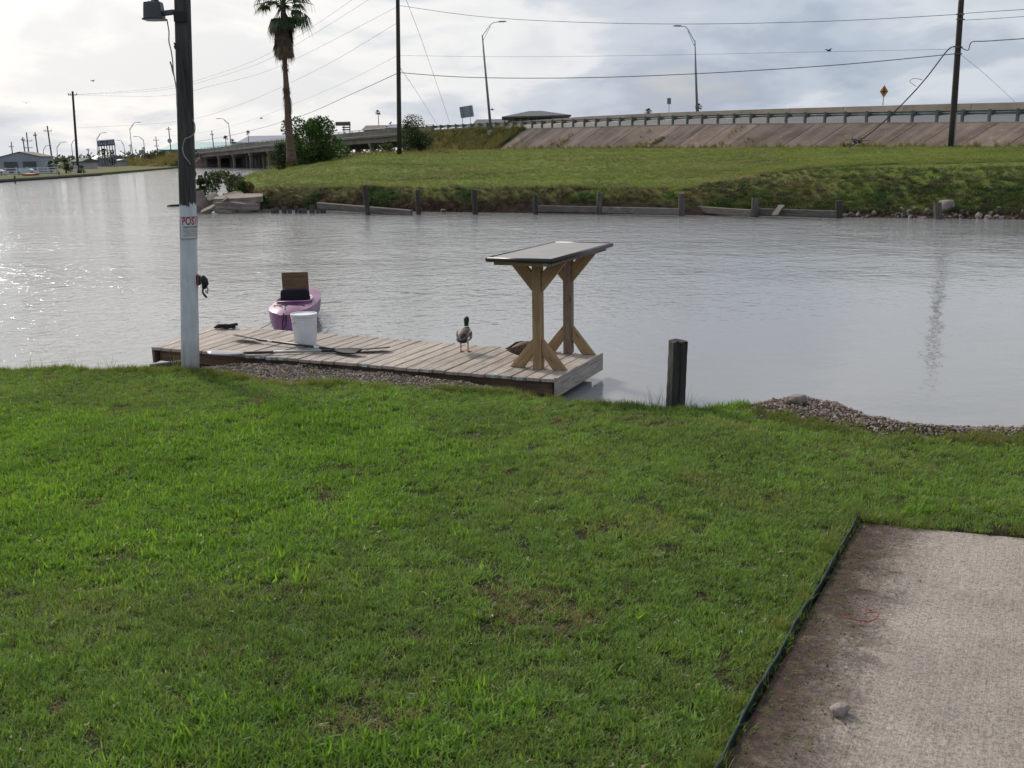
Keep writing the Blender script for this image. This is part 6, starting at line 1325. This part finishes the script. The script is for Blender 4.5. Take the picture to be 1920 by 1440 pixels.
# shore edge wall
m = MB(); m.tube([(-52, 80, -.05), (-54.0, 110.6, -.05), (-54.7, 123.6, -.05), (-56.6, 144, -.05)], .16, 6); tag(m.build('shore_timber', MT['old_dark'], loc=(-54, 110, -.05)), 'dark timber edging the left shore at the waterline', 'edging')
for px, py, lb in ((28, 337, 'short dark mooring post left of the canoe on the left shore'), (111, 328, 'short dark mooring post at the end of the white fence'), (157, 325, 'short dark mooring post right of the far left pole')):
    g_ = G(px, py, .12); m = MB(); m.tube([g_ + Vector((0, 0, -.4)), g_ + Vector((0, 0, .42))], .09, 8); tag(m.build('shore_post', MT['old_dark'], loc=g_), lb, 'post', 'mooring posts on the left shore')
small_palm('bushy palm right of the garage, left of its pair', 96, 293, 321, 146, 24, 31, clump=True, group='palms on the left shore')
small_palm('bushy palm nearer the white fence end', 107, 291, 322, 147, 20, 32, clump=True, group='palms on the left shore')
small_palm('taller bushy palm left of the far left utility pole', 124, 286, 323, 146, 26, 33, clump=True, group='palms on the left shore')
tree('shrub', 'dark shrub under the taller bushy palm', D(128, 324, 145), 1.6, 1.9, 61, 'leafdark', 900, .16, .04, .0, 'shrub', ncl=8)
tree('shrub', 'light green shrub at the foot of the far left pole', D(153, 325, 146), 1.1, 1.5, 62, 'leafbank', 700, .14, .04, .0, 'shrub', ncl=8)
def far_pole(label, pxt, pyt, pxb, pyb, Y, r_=.13, arms=((0, 6),), mat='farpole'):
    t_, b = D(pxt, pyt, Y), D(pxb, pyb, Y); b.z = min(b.z, .1); r = thing('far_pole', label, 'pole', b, group='utility poles in the distance', world=True); m = MB(); m.tube([b, t_], [r_, r_ * .75], 8); m.build('shaft', MT[mat], r)
    for dy, half in arms:
        c = t_.lerp(b, (dy + 1) / (pyb - pyt)); w = half * Y / F; m = MB(); m.box(c + Vector((0, -.1, 0)), (2 * w, .09, .1)); ca = m.build('crossarm', MT[mat], r)
        for s in (-.95, -.5, .95): m = MB(); m.lathe([(.05, 0), (.07, .1), (.04, .22)], 6, c + Vector((s * w, -.1, .05))); m.build('insulator', MT['lampgrey'], ca)
far_pole('big dark utility pole standing at the left shore end', 136, 171, 147, 326, 148, .20, ((6, 8),), 'creosote')
far_pole('utility pole with one crossarm right of the garage roof', 88.5, 236, 98, 296, 190, .16, ((6, 7),))
far_pole('plain utility pole above the right end of the garage', 65.5, 248, 72, 292, 205, .15, ((3, 3),))
far_pole('utility pole with double crossarms above the garage', 49.5, 248, 54, 291, 215, .15, ((9, 9), (17, 8)))
far_pole('plain utility pole just left of the double crossarm one', 42.5, 257, 48, 291, 225, .15, ((2, 3),))
far_pole('short utility pole over the left roof slope of the garage', 21, 266, 23, 293, 235, .14, ((4, 4),))
far_pole('slim utility pole left of the billboard', 165, 278, 168, 309, 240, .12, ((2, 3),))
far_pole('utility pole above the far bushes left of the dark pole', 292, 256, 296, 286, 265, .13, ((3, 5), (9, 4)))
far_pole('utility pole carrying a round sign left of the dark pole', 316, 238, 321, 286, 255, .15, ((2, 4),))
far_pole('slim utility pole above the teal roof', 397, 245, 401, 270, 262, .14, ((2, 3),))
far_pole('thin utility pole between billboard and far lamps', 244, 270, 246, 302, 280, .10, ((2, 2),))
c = D(318, 264, 254.5); r = thing('round_sign', 'pale green round sign fixed on the far utility pole', 'sign', c, world=True); m = MB(); m.tube([c + Vector((0, .05, 0)), c + Vector((0, -.05, 0))], .52, 14); m.build('disc', MT['teal'], r); m = MB(); m.tube([c + Vector((0, -.05, 0)), c + Vector((0, -.07, 0))], .36, 14); m.build('face', MT['boardtxt'], r)
for lb, px, pt_, pxb, pb, ax_, ay, Y in (('far street lamp over the bridge end, arm pointing left', 428.5, 231, 433, 270, 412, 222.5, 232), ('far street lamp beside the billboard, tallest there, arm right', 243, 241, 250, 302, 258, 229.5, 245), ('far street lamp behind the billboard, arm pointing right', 181.5, 259, 185, 305, 194, 249, 255), ('far street lamp right of the billboard, arm pointing left', 232, 271, 236, 304, 224, 263, 270), ('far street lamp near the small palm, arm pointing left', 269, 262, 272, 290, 256, 256, 262), ('faint street lamp behind the garage, arm pointing right', 81, 281, 83, 300, 90, 273, 265), ('faint street lamp right of the garage, arm pointing right', 106.5, 276, 108, 300, 119, 266.5, 262), ('faint street lamp left of the far left pole', 134, 270, 137, 302, 140, 263, 268)):
    street_lamp(lb, D(pxb, pb, Y), D(px, pt_, Y), D(ax_, ay, Y), .12, 'lamp posts in the distance', False, 1.6)
def house(name, label, px0, px1, ybase, yeave, yridge, Y, dep, wall, roof, hip=.0, windows=0, cat='house', over=.3, wall_over=True, ridge_frac=None):
    a, b = D(px0, ybase, Y), D(px1, ybase, Y); k = Y / F; w = b.x - a.x; he = (ybase - yeave) * k; hr = (ybase - yridge) * k; c = Vector(((a.x + b.x) / 2, Y, min(a.z, b.z))); r = thing(name, label, cat, c)
    MB().box((0, dep / 2, he / 2 - 1), (w, dep, he + 2)).build('wall', MT[wall], r); h = w / 2 + over; x = h * (1 - hip) if hip else h; y0, y1 = -over, dep + over; yr = dep / 2
    m = MB(); m.add([(-h, y0, he), (h, y0, he), (h, y1, he), (-h, y1, he), (-x, yr, hr), (x, yr, hr), (-h, y0, he - .15), (h, y0, he - .15), (h, y1, he - .15), (-h, y1, he - .15)], [(0, 1, 5, 4), (1, 2, 5), (2, 3, 4, 5), (3, 0, 4), (6, 9, 8, 7), (0, 6, 7, 1), (1, 7, 8, 2), (2, 8, 9, 3), (3, 9, 6, 0)]); m.build('roof', MT[roof], r)
    for i in range(windows):
        xx = -w / 2 + w * (i + .5) / windows; wi = MB().box((xx, -.03, he * .55), (w / windows * .42, .08, he * .42)).build('window', MT['white'], r); MB().box((xx, -.08, he * .55), (w / windows * .34, .03, he * .34)).build('pane', MT['glass'], wi)
    return r
house('far_house', 'grey far house behind the bushy palms', 134, 152, 312, 303, 297, 200, 8, 'wallpale', 'roofdark', 0, 2)
house('far_building', 'slate blue gabled building under the billboard', 184, 202, 310, 297, 291, 255, 10, 'wallblue', 'roofdark', .0, 2, 'building')
house('far_building', 'pale gabled building left of the slate blue one', 171, 186, 309, 299, 292, 262, 10, 'wallpale', 'signback', .0, 2, 'building')
house('far_building', 'long low white shed right of the slate blue building', 202, 222, 309, 301, 299, 256, 6, 'wallpale', 'signback', .0, 4, 'building')
house('far_building', 'long building with a teal metal roof behind the bridge', 302, 422, 288, 279, 266, 262, 24, 'wallpale', 'teal', .06, 10, 'building')
house('far_building', 'warehouse with a slate roof behind the bridge left of palm', 446, 536, 272, 266, 253, 250, 24, 'wallpale', 'wallblue', .02, 6, 'building')
house('far_house', 'brown roofed house showing above the bridge', 682, 719, 252, 243, 234.5, 190, 9, 'wallpale', 'rooftan', .08, 3)
house('far_house', 'grey blue roofed house between brown house and dark pole', 722, 762, 250, 240, 232.5, 215, 10, 'wallpale', 'wallblue', .25, 3)
house('far_building', 'low grey roofed building left of the pavilion', 890, 965, 240, 231, 222, 190, 12, 'wallpale', 'roofdark', .12, 5, 'building')
def pavilion():
    Y = 175.0; k = Y / F; c = D(1006, 232, Y); r = thing('pavilion', 'open pavilion with a wide dark hipped roof beyond the highway', 'pavilion', c); w = 126 * k; he, hr = 13.5 * k, 25 * k; h = w / 2; dep = 12.0
    m = MB(); x = 11.5 * k; m.add([(-h, 0, he), (h, 0, he + .1), (h, dep, he + .1), (-h, dep, he), (-x, dep / 2, hr), (x, dep / 2, hr), (-h, 0, he - .25), (h, 0, he - .15), (h, dep, he - .15), (-h, dep, he - .25)], [(0, 1, 5, 4), (1, 2, 5), (2, 3, 4, 5), (3, 0, 4), (6, 9, 8, 7), (0, 6, 7, 1), (1, 7, 8, 2), (2, 8, 9, 3), (3, 9, 6, 0)]); m.build('roof', MT['roofdark'], r)
    for i in range(9):
        for y in (.5, dep - .5): MB().box((-h + .5 + (w - 1) * i / 8, y, he / 2 - .8), (.16, .16, he + 1.3)).build('column', MT['bridge'], r)
    MB().box((-1.0, dep * .55, he * .4 - .8), (w * .66, dep * .4, he * .8 + 1.6)).build('inner_wall', MT['barrier'], r)
    for i in range(6): MB().box((-h * .55 + i * w * .1, dep * .35 - .05, he * .5), (w * .05, .1, he * .4)).build('window', MT['glass'], r)
pavilion()
def billboard():
    Y = 240.0; k = Y / F; c = D(199, 268.5, Y); r = thing('billboard', 'navy billboard with a phone number on many legs', 'billboard', Vector((c.x, c.y, .0)), world=True); w, h = 31 * k, 9.5 * k; rot = Matrix.Rotation(R(-3.5), 3, 'Y')
    p = MB().box(c, (w, .25, h), rot).build('panel', MT['signnavy'], r)
    MB().box(c + Vector((0, -.02, h / 2 + .1)), (w + .1, .35, .14), rot).build('top_trim', MT['white'], r)
    vs, fs = text_mesh('956-421-8785', 1.0, 'CENTER', .02); wd = max(v[0] for v in vs) - min(v[0] for v in vs); s_ = w * .94 / wd
    m = MB(); m.add([c + rot @ Vector((v[0] * s_, -.14, v[1] * h * .85 - h * .30)) for v in vs], fs); m.build('lettering', MT['boardtxt'], p, fix=False)
    for i in range(7):
        x = c.x - w / 2 + w * (i + .2) / 6.4; m = MB(); m.tube([(x, c.y + .2, -.1), (x, c.y + .2, c.z)], .11, 6); m.build('leg', MT['lampgrey'], r)
    MB().box((c.x, c.y - .1, c.z - h * 1.35), (w * .96, .2, .16)).build('catwalk', MT['galv_post'], r)
billboard()
def pole_board(label, px, py, wpx, hpx, Y, ybase, rows):
    k = Y / F; c = D(px, py, Y); b = D(px, ybase, Y); r = thing('roadside_sign', label, 'sign', b, world=True)
    MB().box(c, (wpx * k, .3, hpx * k)).build('panel', MT['rooftan'] if rows > 1 else MT['signback'], r); MB().box(c + Vector((0, -.17, hpx * k * .42)), (wpx * k, .04, .14)).build('trim', MT['wallpale'], r)
    for i in range(1, rows): MB().box(c + Vector((.35 * wpx * k * .5, 0, -(hpx * .5 + 4.2 * i - 1.2) * k)), (wpx * .48 * k, .2, 2.2 * k)).build('small_panel', MT['signnavy'], r)
    for s in (.05, .45): m = MB(); m.tube([c + Vector((s * wpx * k, .2, 0)), b + Vector((s * wpx * k, .2, -2))], .12, 6); m.build('leg', MT['lampgrey'], r)
pole_board('brown roadside sign board above the bridge right of the tree', 643, 232, 27, 7, 200, 262, 3)
pole_board('small grey sign board beside a palm near the far shore', 266, 285, 10, 7, 258, 300, 1)
for a_ in ((('tall thin palm above the brown roofed house'), 710.5, 208.5, 252, 200, 13, 41), ('small palm right of the small grey sign board', 270, 276, 296, 258, 9, 42), ('small palm above the teal roof', 424, 255, 276, 255, 13, 43), ('lower small palm by the far lamp post', 437, 261, 278, 252, 13, 44), ('tall small palm over the slate warehouse', 466.5, 246, 276, 245, 11, 45), ('palm head left of the small highway sign', 1215, 204, 224, 150, 19, 46), ('palm head right behind the right lamp post', 1309, 195, 215, 150, 17, 47), ('tiny palm in front of the grey blue roof', 733, 229, 250, 205, 7, 48), ('palm in front of the billboard', 197, 279, 306, 238, 18, 49), ('tiny palm right of the billboard', 240, 286, 304, 268, 7, 50)): small_palm(*a_)
tree('far_tree', 'dark bushy tree behind the billboard', D(210, 309, 245), 3.4, 3.4, 71, 'leafdark', 1100, .3, .1, .0, 'tree', 'trees on the far shore', ncl=10)
for k, (px, w_, h_, lb) in enumerate(((283, 3.2, 1.6, 'leftmost far bush before the teal building'), (298, 3.6, 1.9, 'far bush under the utility pole'), (312, 3.4, 1.7, 'far bush left of the round sign pole'), (328, 3.4, 1.6, 'far bush half hidden by the dark pole'), (340, 3.6, 1.7, 'far bush right behind the dark pole'))): tree('far_bush', lb, D(px, 296, 250), h_, w_, 80 + k, 'leaffar', 500, .32, .06, .0, 'bush', 'bushes below the teal roof', ncl=8)
# far-off tree line on the horizon
def tree_line():
    m = MB(); rs = random.Random(6)
    for i in range(900):
        X_ = rs.uniform(-560, 700); h = rs.uniform(2.5, 6.5) * (.6 + .5 * math.sin(X_ * .021) ** 2); c = Vector((X_, rs.uniform(640, 760), h * .45))
        for _ in range(16): leaf_quad(m, c + Vector((rs.gauss(0, 3.5), rs.gauss(0, 3), rs.uniform(-.5, .55) * h)), 2.6, rs)
    o = m.build('tree_line', MT['leaffar'], fix=False); tag(o, 'low dark line of trees on the far horizon', kind='stuff')
tree_line()
# dry grass on the approach slope left of the bridge
pts, idx, s = [], [], []
for _ in range(3000):
    n_ = RNG.uniform(-150, -80); u = RNG.random(); p = RP(n_, -.4 - 9.4 * u, -3.9 * u); pts.append(tuple(p)); idx.append(RNG.choice([8, 9, 11, 12, 11])); s.append(RNG.uniform(1.6, 3))
s = np.array(s); n_ = len(pts); scatter('slope_grass', pts, np.stack([RNG.normal(0, .1, n_), RNG.normal(0, .1, n_), RNG.uniform(0, 6.28, n_)], 1), np.stack([s, s, s], 1), idx, VEG, 'dry grass on the bridge approach at the far left')
# birds in the air
def bird(label, px, py, Y, span, a):
    c = D(px, py, Y); r = thing('bird', label, 'bird', c, a, group='birds flying far off'); m = MB(); m.loft([[Vector((x, w * math.cos(t_), w * math.sin(t_))) for t_ in np.linspace(0, 6.283, 6, endpoint=False)] for x, w in ((-.25, .01), (-.1, .06), (.1, .06), (.25, .015))]); m.build('body', MT['wire'], r)
    for s_ in (-1, 1): m = MB(); m.add([(-.1, 0, .03), (.1, 0, .03), (.05, s_ * span * .28, .16), (-.1, s_ * span * .28, .14), (-.08, s_ * span * .5, .06), (-.1, 0, .01), (.1, 0, .01), (.05, s_ * span * .28, .14), (-.1, s_ * span * .28, .12)], [(0, 1, 2, 3), (3, 2, 4), (5, 8, 7, 6), (8, 4, 7)]); m.build('wing', MT['wire'], r)
bird('bird flying left of the right pole', 1554, 95, 90, 1.1, .4); bird('bird flying above the garage', 49, 193, 120, 1.0, 2); bird('bird flying over the far left pole', 174, 152, 140, 1.2, 1); bird('bird flying left of the left street lamp', 923, 206, 130, .9, .3); bird('bird gliding right over the bridge bushes', 490, 222, 150, 1.3, .2)
